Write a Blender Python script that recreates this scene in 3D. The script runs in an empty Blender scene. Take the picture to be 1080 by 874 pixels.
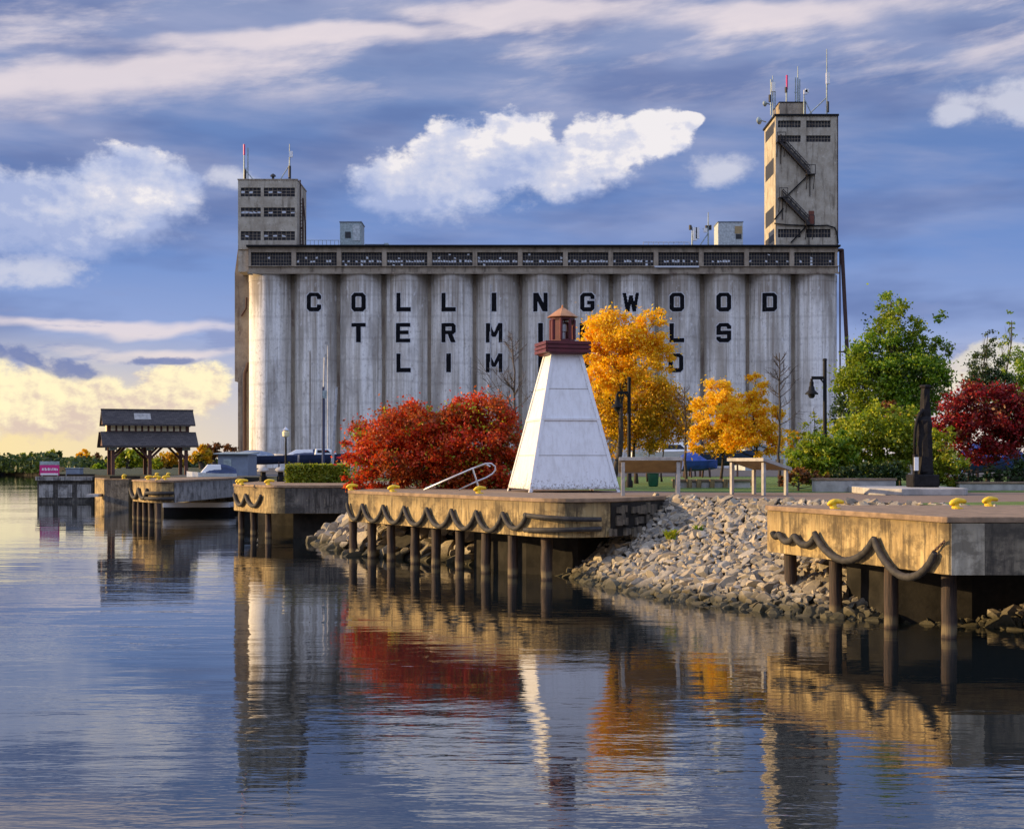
import bpy, bmesh, math, random
import numpy as np
from mathutils import Vector, Matrix
R = math.radians
C = bpy.context.scene.collection
scene = bpy.context.scene
# ------------------------------------------------------------------ camera
F = 1500.0          # focal length in photo pixels (1080 wide)
HC = 3.3            # eye height above the water
HZ = 487.0          # horizon row in the photo
DK = 2.3            # quay deck height above the water
cam_d = bpy.data.cameras.new('camera'); cam = bpy.data.objects.new('camera', cam_d); C.objects.link(cam)
cam.location = (0, 0, HC); cam.rotation_euler = (R(90), 0, 0)
cam_d.sensor_width = 36.0; cam_d.lens = 36.0*F/1080.0
cam_d.shift_y = (HZ-437.0)/1080.0
cam_d.clip_end = 20000; cam_d.clip_start = 0.1
scene.camera = cam
# ------------------------------------------------------------------ exposure
scene.view_settings.view_transform = 'Standard'; scene.view_settings.look = 'None'
scene.view_settings.gamma = 1; scene.view_settings.use_curve_mapping = False
scene.view_settings.exposure = 0.52
# ------------------------------------------------------------------ sun
SUN = Vector((-0.965, 0.05, 0.235)).normalized()
sl = bpy.data.lights.new('sun', 'SUN'); so = bpy.data.objects.new('sun', sl); C.objects.link(so)
sl.energy = 5.0; sl.angle = R(0.6); sl.color = (1.0, 0.69, 0.33)
so.rotation_euler = SUN.to_track_quat('Z', 'Y').to_euler(); so.location = (-60, 10, 40)
# ------------------------------------------------------------------ node helpers
class S:
    """a socket with arithmetic"""
    def __init__(s, nt, sock): s.nt = nt; s.k = sock
    def op(s, o, b=None, c=None, clamp=False):
        n = s.nt.nodes.new('ShaderNodeMath'); n.operation = o; n.use_clamp = clamp
        for i, v in enumerate((s, b, c)):
            if v is None: continue
            if isinstance(v, S): s.nt.links.new(v.k, n.inputs[i])
            else: n.inputs[i].default_value = v
        return S(s.nt, n.outputs[0])
    def __add__(a, b): return a.op('ADD', b)
    __radd__ = __add__
    def __sub__(a, b): return a.op('SUBTRACT', b)
    def __rsub__(a, b): return (a*-1.0)+b
    def __mul__(a, b): return a.op('MULTIPLY', b)
    __rmul__ = __mul__
    def __truediv__(a, b): return a.op('DIVIDE', b)
    def mx(a, b): return a.op('MAXIMUM', b)
    def mn(a, b): return a.op('MINIMUM', b)
    def sqrt(a): return a.op('SQRT')
    def ss(a, lo, hi, to0=0.0, to1=1.0, kind='SMOOTHSTEP'):
        n = a.nt.nodes.new('ShaderNodeMapRange'); n.interpolation_type = kind
        a.nt.links.new(a.k, n.inputs[0])
        for i, v in zip((1, 2, 3, 4), (lo, hi, to0, to1)): n.inputs[i].default_value = v
        return S(a.nt, n.outputs[0])
def combine(nt, x, y, z=0.0):
    n = nt.nodes.new('ShaderNodeCombineXYZ')
    for i, v in enumerate((x, y, z)):
        if isinstance(v, S): nt.links.new(v.k, n.inputs[i])
        else: n.inputs[i].default_value = v
    return n.outputs[0]
def noise(nt, vec, scale=1.0, detail=4.0, rough=0.55, dist=0.0, color=False):
    n = nt.nodes.new('ShaderNodeTexNoise'); n.inputs['Scale'].default_value = scale
    n.inputs['Detail'].default_value = detail; n.inputs['Roughness'].default_value = rough
    n.inputs['Distortion'].default_value = dist
    if vec is not None: nt.links.new(vec, n.inputs['Vector'])
    return S(nt, n.outputs[1 if color else 0])
def mixc(nt, f, a, b, mode='MIX'):
    n = nt.nodes.new('ShaderNodeMix'); n.data_type = 'RGBA'; n.blend_type = mode
    for idx, v in ((0, f), (6, a), (7, b)):
        if isinstance(v, S): nt.links.new(v.k, n.inputs[idx])
        elif idx == 0: n.inputs[idx].default_value = v
        else: n.inputs[idx].default_value = (v[0], v[1], v[2], 1)
    return S(nt, n.outputs[2])
def ramp(nt, f, stops, kind='LINEAR'):
    n = nt.nodes.new('ShaderNodeValToRGB'); n.color_ramp.interpolation = kind
    e = n.color_ramp.elements
    while len(e) < len(stops): e.new(0.5)
    for i, (p, c) in enumerate(stops): e[i].position = p; e[i].color = (c[0], c[1], c[2], 1)
    nt.links.new(f.k, n.inputs[0]); return S(nt, n.outputs[0])
def lin(r, g, b): return tuple((c/255/12.92 if c/255 <= .04045 else ((c/255+.055)/1.055)**2.4) for c in (r, g, b))
# ------------------------------------------------------------------ world: Nishita sky under broken evening cloud
world = bpy.data.worlds.new('World'); scene.world = world; world.use_nodes = True
def build_world():
    nt = world.node_tree; nt.nodes.clear()
    K = 0.1
    tc = nt.nodes.new('ShaderNodeTexCoord'); sp = nt.nodes.new('ShaderNodeSeparateXYZ')
    nt.links.new(tc.outputs['Generated'], sp.inputs[0])
    x, y, z = (S(nt, sp.outputs[i]) for i in range(3))
    az = x.op('ARCTAN2', y); hor = (x*x+y*y).sqrt().mx(0.02)
    U = az*F; V = (z/hor)*F              # azimuth and elevation, both in units of 1/1500 rad
    def cv(px, py):                      # a bearing read off the photograph
        a = math.atan((px-540)/F); return a*F, (HZ-py)*math.cos(a)
    p0 = combine(nt, U/150.0, V/95.0, 0.3)
    w = noise(nt, p0, 1.0, 3, .55); w2 = noise(nt, combine(nt, U/150.0, V/95.0, 7.7), 1.0, 3, .55)
    Uw = U + (w-0.5)*85.0; Vw = V + (w2-0.5)*52.0
    fine = noise(nt, combine(nt, U/62.0, V/44.0, 2.1), 1.0, 6, .6)
    fine_s = noise(nt, combine(nt, (U-11.0)/62.0, (V+8.0)/44.0, 2.1), 1.0, 6, .6)
    soft = noise(nt, combine(nt, U/105.0, V/70.0, 6.1), 1.0, 4, .5)
    soft_s = noise(nt, combine(nt, (U-24.0)/105.0, (V+20.0)/70.0, 6.1), 1.0, 4, .5)
    relief = (soft-soft_s)*0.75+(fine-fine_s)*0.22
    sky = nt.nodes.new('ShaderNodeTexSky'); sky.sky_type = 'NISHITA'; sky.sun_disc = False
    sky.sun_elevation = math.asin(SUN.z); sky.sun_rotation = math.atan2(SUN.x, SUN.y)
    sky.air_density = 1.0; sky.dust_density = 1.0; sky.ozone_density = 2.0
    q = 1.0/K
    def col(r, g, b, m=0.71): return tuple(c*q*m for c in lin(r, g, b))
    # clear air between the clouds, by elevation
    e = (V/900.0).op('MAXIMUM', 0.0).mn(1.0)
    base = ramp(nt, e, [(0.0, col(214, 206, 214)), (0.075, col(186, 190, 218)), (0.15, col(146, 166, 216)), (0.24, col(110, 142, 204)),
                        (0.36, col(100, 130, 188)), (0.44, col(118, 140, 188)), (0.54, col(142, 154, 192)), (0.7, col(160, 168, 204)), (1.0, col(176, 182, 208))])
    base = mixc(nt, 0.06, base, S(nt, sky.outputs[0]))
    # thin grey veil, stretched along the horizon
    veil = noise(nt, combine(nt, (U*0.97-V*0.9)/330.0, (V+U*0.10)/60.0, 5.0), 1.0, 5, .55)
    va = veil.ss(0.36, 0.74)*V.ss(120.0, 330.0)
    c = mixc(nt, va*0.8, base, col(164, 170, 202))
    # soft dark stratus
    dk = noise(nt, combine(nt, (U-V*0.5)/260.0, V/70.0, 9.0), 1.0, 4, .5)
    c = mixc(nt, dk.ss(0.42, 0.66)*V.ss(90.0, 150.0)*0.65, c, col(92, 112, 164))
    # cream streaks high up
    stv = noise(nt, combine(nt, (U*0.98-V*0.7)/150.0, (V-U*0.10)/42.0, 1.0), 1.0, 6, .6)
    sa = stv.ss(0.46, 0.76)*V.ss(345.0, 430.0)*V.ss(700.0, 1100.0, 1.0, 0.35)
    c = mixc(nt, sa*0.85, c, col(226, 216, 222))
    def blob(px, py, a, bt, bb, tilt=0.0, warp=1.0):
        u0, v0 = cv(px, py)
        du = U+(w-0.5)*(85.0*warp)-u0; dv = V+(w2-0.5)*(52.0*warp)-v0
        if tilt: dv = dv-du*tilt
        qd = dv.mx(0.0)/bt + dv.mn(0.0)/bb; du = du/a
        return 1.0-(du*du+qd*qd).sqrt()
    def field(lst):
        f = None
        for t in lst:
            b = blob(*t)
            if f is None: f = b
            else:
                n = nt.nodes.new('ShaderNodeMath'); n.operation = 'SMOOTH_MAX'
                nt.links.new(f.k, n.inputs[0]); nt.links.new(b.k, n.inputs[1]); n.inputs[2].default_value = 0.12
                f = S(nt, n.outputs[0])
        return f
    # long cream band, upper left, climbing to the right
    sb = field([(120, 80, 280, 30, 44, 0.17), (340, 36, 300, 16, 24, 0.10), (840, 14, 220, 16, 26, -0.02), (560, 10, 200, 20, 26, 0.0), (110, 346, 260, 9, 10, 0.03), (180, 372, 120, 8, 10, 0.0)])
    c = mixc(nt, (sb+(stv-0.5)*1.3+(fine-0.5)*0.3).ss(-0.05, 0.75)*0.85, c, col(232, 220, 224))
    # warm glow low over the lake towards the sun
    gl = U.ss(-560.0, -150.0, 1.0, 0.12)*V.ss(15.0, 150.0, 1.0, 0.0)*y.ss(-0.2, 0.3)
    c = mixc(nt, gl*0.97, c, col(252, 228, 170))
    gr = U.ss(330.0, 480.0)*V.ss(30.0, 130.0, 1.0, 0.0)*y.ss(-0.2, 0.3)
    c = mixc(nt, gr*0.7, c, col(236, 218, 205))
    fin2 = noise(nt, combine(nt, U/26.0, V/19.0, 8.4), 1.0, 6, .62)
    fin2s = noise(nt, combine(nt, (U+5.0)/26.0, (V+4.0)/19.0, 8.4), 1.0, 6, .62)
    # lilac flakes among the low cloud
    fl = noise(nt, combine(nt, U/110.0, V/24.0, 4.0), 1.0, 5, .6)
    c = mixc(nt, fl.ss(0.53, 0.66)*V.ss(55.0, 85.0)*V.ss(120.0, 190.0, 1.0, 0.0)*0.75, c, col(138, 152, 196))
    # low cream cumulus behind the pavilion
    lo = field([(182, 418, 76, 40, 36), (215, 414, 44, 30, 30), (130, 424, 60, 26, 30), (45, 428, 110, 46, 40), (-60, 420, 110, 48, 44), (985, 398, 70, 14, 26), (1060, 380, 70, 14, 26)])
    la = (lo+(fine-0.5)*0.9+(fin2-0.5)*1.0).ss(0.0, 0.34)*U.ss(300.0, 420.0, 1.0, 0.5)
    c = mixc(nt, la*0.95, c, mixc(nt, (relief*3.0+(fin2-fin2s)*2.2+(V-62.0)/150.0+0.55).ss(0.0, 1.0), col(222, 200, 186), col(255, 240, 196, 0.76)))
    # small slate clouds in front of it
    sd = field([(72, 385, 28, 12, 10), (30, 383, 34, 10, 8), (0, 382, 24, 9, 7), (165, 378, 60, 6, 6)])
    c = mixc(nt, (sd+(fine-0.5)*0.8+(fin2-0.5)*1.7-0.12).ss(0.0, 0.5)*0.85, c, col(112, 128, 178))
    # the white cumulus
    cu = field([(*t, 0.0, 0.4) for t in [(60, 222, 150, 48, 60), (140, 200, 74, 48, 66), (185, 196, 34, 26, 50), (-60, 225, 150, 50, 60),
                (440, 200, 78, 44, 42), (490, 172, 66, 46, 66), (545, 152, 52, 42, 74), (585, 176, 70, 26, 44), (640, 150, 58, 34, 50), (690, 134, 50, 20, 36), (725, 124, 22, 9, 16)]])
    pf = field([(1070, 110, 96, 34, 34), (1010, 122, 40, 14, 18), (772, 180, 48, 24, 26), (240, 186, 40, 14, 20), (20, 280, 90, 20, 26)])
    c = mixc(nt, (pf+(fine-0.5)*1.6+(fin2-0.5)*1.1-0.06).ss(0.0, 0.75)*0.75, c, col(216, 217, 230))
    n_ = (fine-0.5)*0.95+(soft-0.5)*0.15+(fin2-0.5)*0.95+0.0
    ca = ((cu*1.3+n_)/V.ss(235.0, 340.0, 0.80, 0.28)).ss(0.0, 1.0)
    lite = relief*4.2+(fin2-fin2s)*1.2+0.40+(V-285.0)/135.0
    cc = ramp(nt, lite.ss(0.05, 1.05, kind='LINEAR'), [(0.0, col(170, 183, 220)), (0.4, col(196, 203, 228)), (0.75, col(216, 217, 232)), (1.0, col(244, 239, 240))])
    c = mixc(nt, ca*0.95, c, cc)
    # unseen cloud deck above and behind the viewer, brightened as added soft fill
    d3 = noise(nt, tc.outputs['Generated'], 2.6, 5, .55)
    back = y.ss(0.25, -0.55, 0.0, 1.0).mx(V.ss(800.0, 2600.0))
    deck = mixc(nt, d3.ss(0.38, 0.66), col(118, 148, 212, 1.62), col(210, 214, 228, 1.75))
    deck = mixc(nt, V.ss(60.0, 900.0, 0.92, 0.0), deck, (0, 0, 0))  # dimmed low down to deepen the shade under the piers
    deck = mixc(nt, V.ss(1400.0, 5000.0, 0.0, 0.62), deck, (0, 0, 0))  # dimmed overhead for more contrast at ground level
    c = mixc(nt, back, c, deck)
    bg = nt.nodes.new('ShaderNodeBackground'); bg.inputs['Strength'].default_value = K
    out = nt.nodes.new('ShaderNodeOutputWorld')
    nt.links.new(c.k, bg.inputs['Color']); nt.links.new(bg.outputs[0], out.inputs[0])
build_world()
# ------------------------------------------------------------------ placing: a pixel of the photo and a distance give a point
def W(px, py, Y): return Vector(((px-540.0)*Y/F, Y, HC-(py-HZ)*Y/F))
def XX(px, Y): return (px-540.0)*Y/F
def ZZ(py, Y): return HC-(py-HZ)*Y/F
# ------------------------------------------------------------------ mesh builder
class MB:
    def __init__(s): s.v = []; s.f = []; s.m = []
    def add(s, vs, fs, mi=0):
        o = len(s.v); s.v += [tuple(v) for v in vs]; s.f += [tuple(i+o for i in f) for f in fs]; s.m += [mi]*len(fs); return s
    def box(s, x0, x1, y0, y1, z0, z1, mi=0):
        return s.add([(x0,y0,z0),(x1,y0,z0),(x1,y1,z0),(x0,y1,z0),(x0,y0,z1),(x1,y0,z1),(x1,y1,z1),(x0,y1,z1)],
                     [(3,2,1,0),(4,5,6,7),(0,1,5,4),(1,2,6,5),(2,3,7,6),(3,0,4,7)], mi)
    def obox(s, c, size, M=None, mi=0):
        """box of a size about c, turned by a 3x3 matrix"""
        hx, hy, hz = (t/2 for t in size); M = M or Matrix.Identity(3); c = Vector(c)
        P = [c+M@Vector((a*hx,b*hy,d*hz)) for d in (-1,1) for a,b in ((-1,-1),(1,-1),(1,1),(-1,1))]
        return s.add(P, [(3,2,1,0),(4,5,6,7),(0,1,5,4),(1,2,6,5),(2,3,7,6),(3,0,4,7)], mi)
    def bar(s, a, b, w, h, up=(0,0,1), mi=0):
        a = Vector(a); b = Vector(b); d = (b-a); L = d.length; d.normalize(); u = Vector(up)
        if abs(d.dot(u)) > .98: u = Vector((0,1,0))
        sx = d.cross(u).normalized(); u2 = sx.cross(d)
        return s.obox((a+b)/2, (L, w, h), Matrix((d, sx, u2)).transposed(), mi)
    def tube(s, pts, rad, n=8, cap=True, mi=0):
        pts = [Vector(p) for p in pts]
        if not hasattr(rad, '__len__'): rad = [rad]*len(pts)
        o = len(s.v); prev = None
        for i, p in enumerate(pts):
            d = (pts[min(i+1, len(pts)-1)]-pts[max(i-1, 0)])
            d = d.normalized() if d.length > 1e-9 else Vector((0,0,1))
            if prev is None: u = Vector((1,0,0)) if abs(d.x) < .9 else Vector((0,1,0))
            else: u = prev
            u = (u-d*u.dot(d)).normalized(); prev = u; w = d.cross(u)
            for k in range(n):
                a = 2*math.pi*k/n
                s.v.append(tuple(p+(u*math.cos(a)+w*math.sin(a))*rad[i]))
        for i in range(len(pts)-1):
            for k in range(n):
                k2 = (k+1) % n; s.f.append((o+i*n+k, o+i*n+k2, o+(i+1)*n+k2, o+(i+1)*n+k)); s.m.append(mi)
        if cap:
            s.f.append(tuple(o+k for k in range(n))[::-1]); s.f.append(tuple(o+(len(pts)-1)*n+k for k in range(n))); s.m += [mi, mi]
        return s
    def prism(s, poly, z0, z1, mi=0):
        n = len(poly); A = sum(poly[i][0]*poly[(i+1)%n][1]-poly[(i+1)%n][0]*poly[i][1] for i in range(n))
        if A < 0: poly = poly[::-1]
        vs = [(p[0],p[1],z0) for p in poly]+[(p[0],p[1],z1) for p in poly]
        fs = [tuple(range(n))[::-1], tuple(range(n, 2*n))]+[(i,(i+1)%n,n+(i+1)%n,n+i) for i in range(n)]
        return s.add(vs, fs, mi)
    def lathe(s, prof, c=(0,0,0), n=16, a0=0.0, mi=0):
        o = len(s.v)
        for r, z in prof:
            for k in range(n):
                a = a0+2*math.pi*k/n; s.v.append((c[0]+r*math.cos(a), c[1]+r*math.sin(a), c[2]+z))
        for i in range(len(prof)-1):
            for k in range(n):
                k2 = (k+1) % n; s.f.append((o+i*n+k, o+i*n+k2, o+(i+1)*n+k2, o+(i+1)*n+k)); s.m.append(mi)
        s.f.append(tuple(o+k for k in range(n))[::-1]); s.f.append(tuple(o+(len(prof)-1)*n+k for k in range(n))); s.m += [mi, mi]
        return s
    def build(s, name, mat, parent=None, smooth=False, bevel=0.0, origin=None):
        o0 = Vector((0,0,0))
        if parent is not None:
            p = parent
            while p.parent is not None: p = p.parent
            o0 = p.location.copy()
        elif origin is not None: o0 = Vector(origin)
        me = bpy.data.meshes.new(name)
        me.from_pydata([(v[0]-o0.x, v[1]-o0.y, v[2]-o0.z) for v in s.v], [], s.f)
        for mm in (mat if isinstance(mat, (list, tuple)) else [mat]): me.materials.append(mm)
        if isinstance(mat, (list, tuple)): me.polygons.foreach_set('material_index', s.m)
        if smooth: me.polygons.foreach_set('use_smooth', [True]*len(me.polygons))
        if bevel > 0:
            bm = bmesh.new(); bm.from_mesh(me); bmesh.ops.remove_doubles(bm, verts=bm.verts, dist=1e-5)
            bmesh.ops.bevel(bm, geom=[e for e in bm.edges if len(e.link_faces) == 2 and e.calc_face_angle() > .5], offset=bevel, segments=2, affect='EDGES', profile=.6, clamp_overlap=True)
            bm.to_mesh(me); bm.free()
        if smooth and smooth != 'all':
            try: me.set_sharp_from_angle(angle=R(40))
            except Exception: pass
        me.update()
        ob = bpy.data.objects.new(name, me); C.objects.link(ob)
        if parent is not None: ob.parent = parent
        else: ob.location = o0
        return ob
def tag(o, label=None, cat=None, group=None, kind=None):
    if label: o['label'] = label
    if cat: o['category'] = cat
    if group: o['group'] = group
    if kind: o['kind'] = kind
    return o
def thing(name, label, cat, loc=(0,0,0), group=None):
    o = bpy.data.objects.new(name, None); C.objects.link(o); o.location = loc; o.empty_display_size = .3
    return tag(o, label, cat, group)
def dup(root, loc, rz=0.0, label=None, scale=None):
    r = root.copy(); C.objects.link(r); r.location = loc; r.rotation_euler = (0, 0, rz)
    if label: r['label'] = label
    if scale: r.scale = (scale,)*3
    for ch in list(root.children):
        c = ch.copy(); C.objects.link(c); c.parent = r
        for g in ch.children:
            d = g.copy(); C.objects.link(d); d.parent = c
    return r
# ------------------------------------------------------------------ materials
def newmat(name):
    m = bpy.data.materials.new(name); m.use_nodes = True; nt = m.node_tree; nt.nodes.clear()
    b = nt.nodes.new('ShaderNodeBsdfPrincipled'); o = nt.nodes.new('ShaderNodeOutputMaterial'); nt.links.new(b.outputs[0], o.inputs[0])
    return m, nt, b
def pos(nt):
    g = nt.nodes.new('ShaderNodeNewGeometry'); return g.outputs['Position']
def sep(nt, v):
    n = nt.nodes.new('ShaderNodeSeparateXYZ'); nt.links.new(v, n.inputs[0]); return [S(nt, n.outputs[i]) for i in range(3)]
def bump(nt, b, h, strength, dist):
    n = nt.nodes.new('ShaderNodeBump'); n.inputs['Strength'].default_value = strength; n.inputs['Distance'].default_value = dist
    nt.links.new(h.k, n.inputs['Height']); nt.links.new(n.outputs[0], b.inputs['Normal']); return n
def plain(name, c, rough=.7, metal=0.0, var=.25, scale=3.0, bmp=0.0, spec=None):
    m, nt, b = newmat(name); p = pos(nt)
    f = noise(nt, p, scale, 5, .6).ss(.3, .7)
    col = mixc(nt, f, tuple(t*(1-var) for t in c), tuple(min(1, t*(1+var)) for t in c))
    nt.links.new(col.k, b.inputs['Base Color']); b.inputs['Roughness'].default_value = rough; b.inputs['Metallic'].default_value = metal
    if spec is not None: b.inputs['Specular IOR Level'].default_value = spec
    if bmp: bump(nt, b, noise(nt, p, scale*6, 4, .6), bmp, .02)
    return m
M = {}
M['black'] = plain('black_iron', (.006, .006, .007), .6, 0, .25, 3, 0, .2)
M['wetwall'] = plain('wet_black_concrete', (.018, .016, .013), .9, 0, .5, 2, .4, .2)  # blackened to hold shade on walls under and behind the piers
M['dark'] = plain('dark_opening', (.02, .021, .024), .6)
M['galv'] = plain('galvanised_steel', (.5, .51, .53), .4, .7)
M['galv_dull'] = plain('dull_sheet_metal', (.3, .36, .36), .6, .2)
M['shed_paint'] = plain('pale_cladding', (.42, .46, .46), .6)
M['white'] = plain('white_gelcoat', (.78, .78, .77), .3, 0, .05)
M['blue'] = plain('blue_tarpaulin', (.02, .06, .28), .6, 0, .3, 2)
M['navy'] = plain('navy_canvas', (.02, .035, .09), .7)
M['slateblue'] = plain('grey_blue_cladding', (.17, .21, .27), .6, 0, .1)
M['rubber'] = plain('weathered_rubber', (.028, .025, .023), .75, 0, .5, 6, .4)
M['yellow'] = plain('yellow_enamel', (.78, .5, .01), .45, 0, .2, 8, .3)
M['maroon'] = plain('maroon_paint', (.085, .008, .014), .45, 0, .2, 4)
M['copper'] = plain('copper_sheet', (.55, .25, .10), .45, .5, .2, 3)
M['bark'] = plain('bark', (.045, .034, .026), .9, 0, .4, 9, .6)
M['twig'] = plain('grey_bark', (.075, .06, .052), .9, 0, .35, 9, .6)
M['tan'] = plain('tan_board', (.34, .25, .12), .7, 0, .15)
M['woodgrey'] = plain('weathered_wood', (.36, .34, .31), .8, 0, .2, 5, .3)
M['timber'] = plain('stained_timber', (.09, .035, .025), .7, 0, .3, 4)
M['cream'] = plain('cream_panel', (.72, .64, .42), .6, 0, .1)
M['bronze'] = plain('dark_weathered_bronze', (.010, .009, .010), .7, 0, .5, 5, .6, .2)
M['green_bin'] = plain('green_plastic', (.01, .09, .045), .5)
M['magenta'] = plain('magenta_print', (.55, .02, .18), .5, 0, .1)
M['rust'] = plain('rusty_steel', (.055, .026, .02), .8, 0, .4, 5)
M['cement'] = plain('cast_concrete', (.36, .34, .31), .85, 0, .25, 2.5, .3)
M['glass'] = plain('dusty_glass', (.022, .022, .026), .5, 0, .5, 2, 0, .2)
M['skypane'] = plain('pale_pane', (.55, .58, .62), .3, 0, .1)  # pale paint for sky showing through broken windows; the ledge shares it
M['soil'] = plain('rock_fill', (.03, .026, .02), .95, 0, .4, 3, .5)
M['brick'] = plain('brick_red', (.16, .05, .03), .85, 0, .3, 6)
def concrete_fascia(name, base, dark, warm, streak=1.0):
    m, nt, b = newmat(name); p = pos(nt); x, y, z = sep(nt, p)
    st = noise(nt, combine(nt, x*4.0, y*4.0, z*0.35), 1.0, 5, .65)
    st2 = noise(nt, combine(nt, x*7.5, y*7.5, z*0.8), 1.0, 6, .7, .6)
    bl = noise(nt, p, 1.3, 6, .65)
    c = mixc(nt, st.ss(.40, .62), base, warm)
    c = mixc(nt, (st2*.65+st*.15+bl*.2).ss(.47, .60)*.85*streak, c, dark)
    c = mixc(nt, noise(nt, p, 7.0, 5, .7).ss(.55, .75)*.35, c, (.55, .47, .30))
    c = mixc(nt, noise(nt, combine(nt, x*1.1, y*1.1, z*1.6), 1.0, 6, .7).ss(.46, .62)*.75, c, dark)
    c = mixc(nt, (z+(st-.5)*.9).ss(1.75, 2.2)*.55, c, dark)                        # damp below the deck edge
    nt.links.new(c.k, b.inputs['Base Color']); b.inputs['Roughness'].default_value = .88
    bump(nt, b, bl+st2*.4+noise(nt, p, 22, 4, .7)*.3, .55, .03)
    return m
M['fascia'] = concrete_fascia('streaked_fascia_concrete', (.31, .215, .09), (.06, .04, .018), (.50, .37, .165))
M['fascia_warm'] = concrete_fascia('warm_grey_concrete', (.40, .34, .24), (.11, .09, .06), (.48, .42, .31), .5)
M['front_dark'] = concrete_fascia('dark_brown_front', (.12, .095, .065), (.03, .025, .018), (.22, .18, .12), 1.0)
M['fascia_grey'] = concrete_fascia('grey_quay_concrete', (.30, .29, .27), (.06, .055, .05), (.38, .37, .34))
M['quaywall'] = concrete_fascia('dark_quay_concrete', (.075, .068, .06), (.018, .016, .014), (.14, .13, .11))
def pile_mat():
    m, nt, b = newmat('pile_timber'); p = pos(nt); x, y, z = sep(nt, p)
    st = noise(nt, combine(nt, x*16.0, y*16.0, z*1.2), 1.0, 5, .65)
    c = mixc(nt, st.ss(.35, .7), (.018, .012, .010), (.07, .04, .026))
    ring = (z+(st-.5)*.12).ss(.02, .10)*(z+(st-.5)*.16).ss(.16, .30, 1.0, 0.0)     # pale tide ring
    c = mixc(nt, ring*.5, c, (.22, .17, .085))
    nt.links.new(c.k, b.inputs['Base Color']); b.inputs['Roughness'].default_value = .8
    bump(nt, b, st, .6, .03); return m
M['pile'] = pile_mat()
def paving():
    m, nt, b = newmat('brown_paving'); p = pos(nt)
    br = nt.nodes.new('ShaderNodeTexBrick'); nt.links.new(p, br.inputs['Vector']); br.inputs['Scale'].default_value = 1.0
    br.inputs['Brick Width'].default_value = .24; br.inputs['Row Height'].default_value = .12; br.inputs['Mortar Size'].default_value = .008
    br.inputs['Color1'].default_value = (.22, .14, .09, 1); br.inputs['Color2'].default_value = (.165, .105, .07, 1); br.inputs['Mortar'].default_value = (.12, .09, .07, 1)
    c = mixc(nt, noise(nt, p, .8, 5, .6).ss(.35, .7)*.5, S(nt, br.outputs[0]), (.24, .175, .12))
    nt.links.new(c.k, b.inputs['Base Color']); b.inputs['Roughness'].default_value = .9
    bump(nt, b, noise(nt, p, 14, 4, .6), .3, .02); return m
M['paving'] = paving()
M['curb'] = plain('worn_curb', (.23, .155, .095), .9, 0, .3, 3, .5)
M['asphalt'] = plain('asphalt', (.055, .055, .057), .9, 0, .2, 2, .3)
def grassmat(name, a, b_):
    m, nt, b = newmat(name); p = pos(nt)
    c = mixc(nt, noise(nt, p, 1.5, 6, .7).ss(.35, .65), a, b_)
    c = mixc(nt, noise(nt, p, 18, 3, .6).ss(.4, .65)*.5, c, tuple(t*1.7 for t in b_))
    nt.links.new(c.k, b.inputs['Base Color']); b.inputs['Roughness'].default_value = .95
    bump(nt, b, noise(nt, p, 30, 3, .7), .8, .05); return m
M['scrub'] = grassmat('rough_ground', (.014, .026, .008), (.028, .038, .012))
M['lawn'] = grassmat('lawn', (.05, .10, .012), (.10, .16, .02))
def rockmat():
    m, nt, b = newmat('riprap_stone'); p = pos(nt); x, y, z = sep(nt, p)
    oi = nt.nodes.new('ShaderNodeNewGeometry'); r = S(nt, oi.outputs['Random Per Island'])
    ob = nt.nodes.new('ShaderNodeObjectInfo'); r2 = S(nt, ob.outputs['Random'])
    rr = (r*0.5+r2*7.31).op('FRACT')
    c = ramp(nt, rr, [(0, (.11, .10, .085)), (.2, (.28, .235, .165)), (.45, (.41, .345, .24)), (.7, (.17, .155, .13)), (.85, (.50, .43, .32)), (1, (.31, .225, .125))])
    c = mixc(nt, noise(nt, p, 9, 6, .7).ss(.4, .7)*.55, c, (.13, .115, .10))
    weed = (z+(noise(nt, p, 3.0, 4, .6)-.5)*.35).ss(.08, .44, 1.0, 0.0)           # weed and wet stone at the waterline
    c = mixc(nt, weed*.9, c, (.035, .031, .010))
    nt.links.new(c.k, b.inputs['Base Color']); b.inputs['Roughness'].default_value = .85
    bump(nt, b, noise(nt, p, 14, 6, .7), .6, .04); return m
M['rock'] = rockmat()
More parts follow.
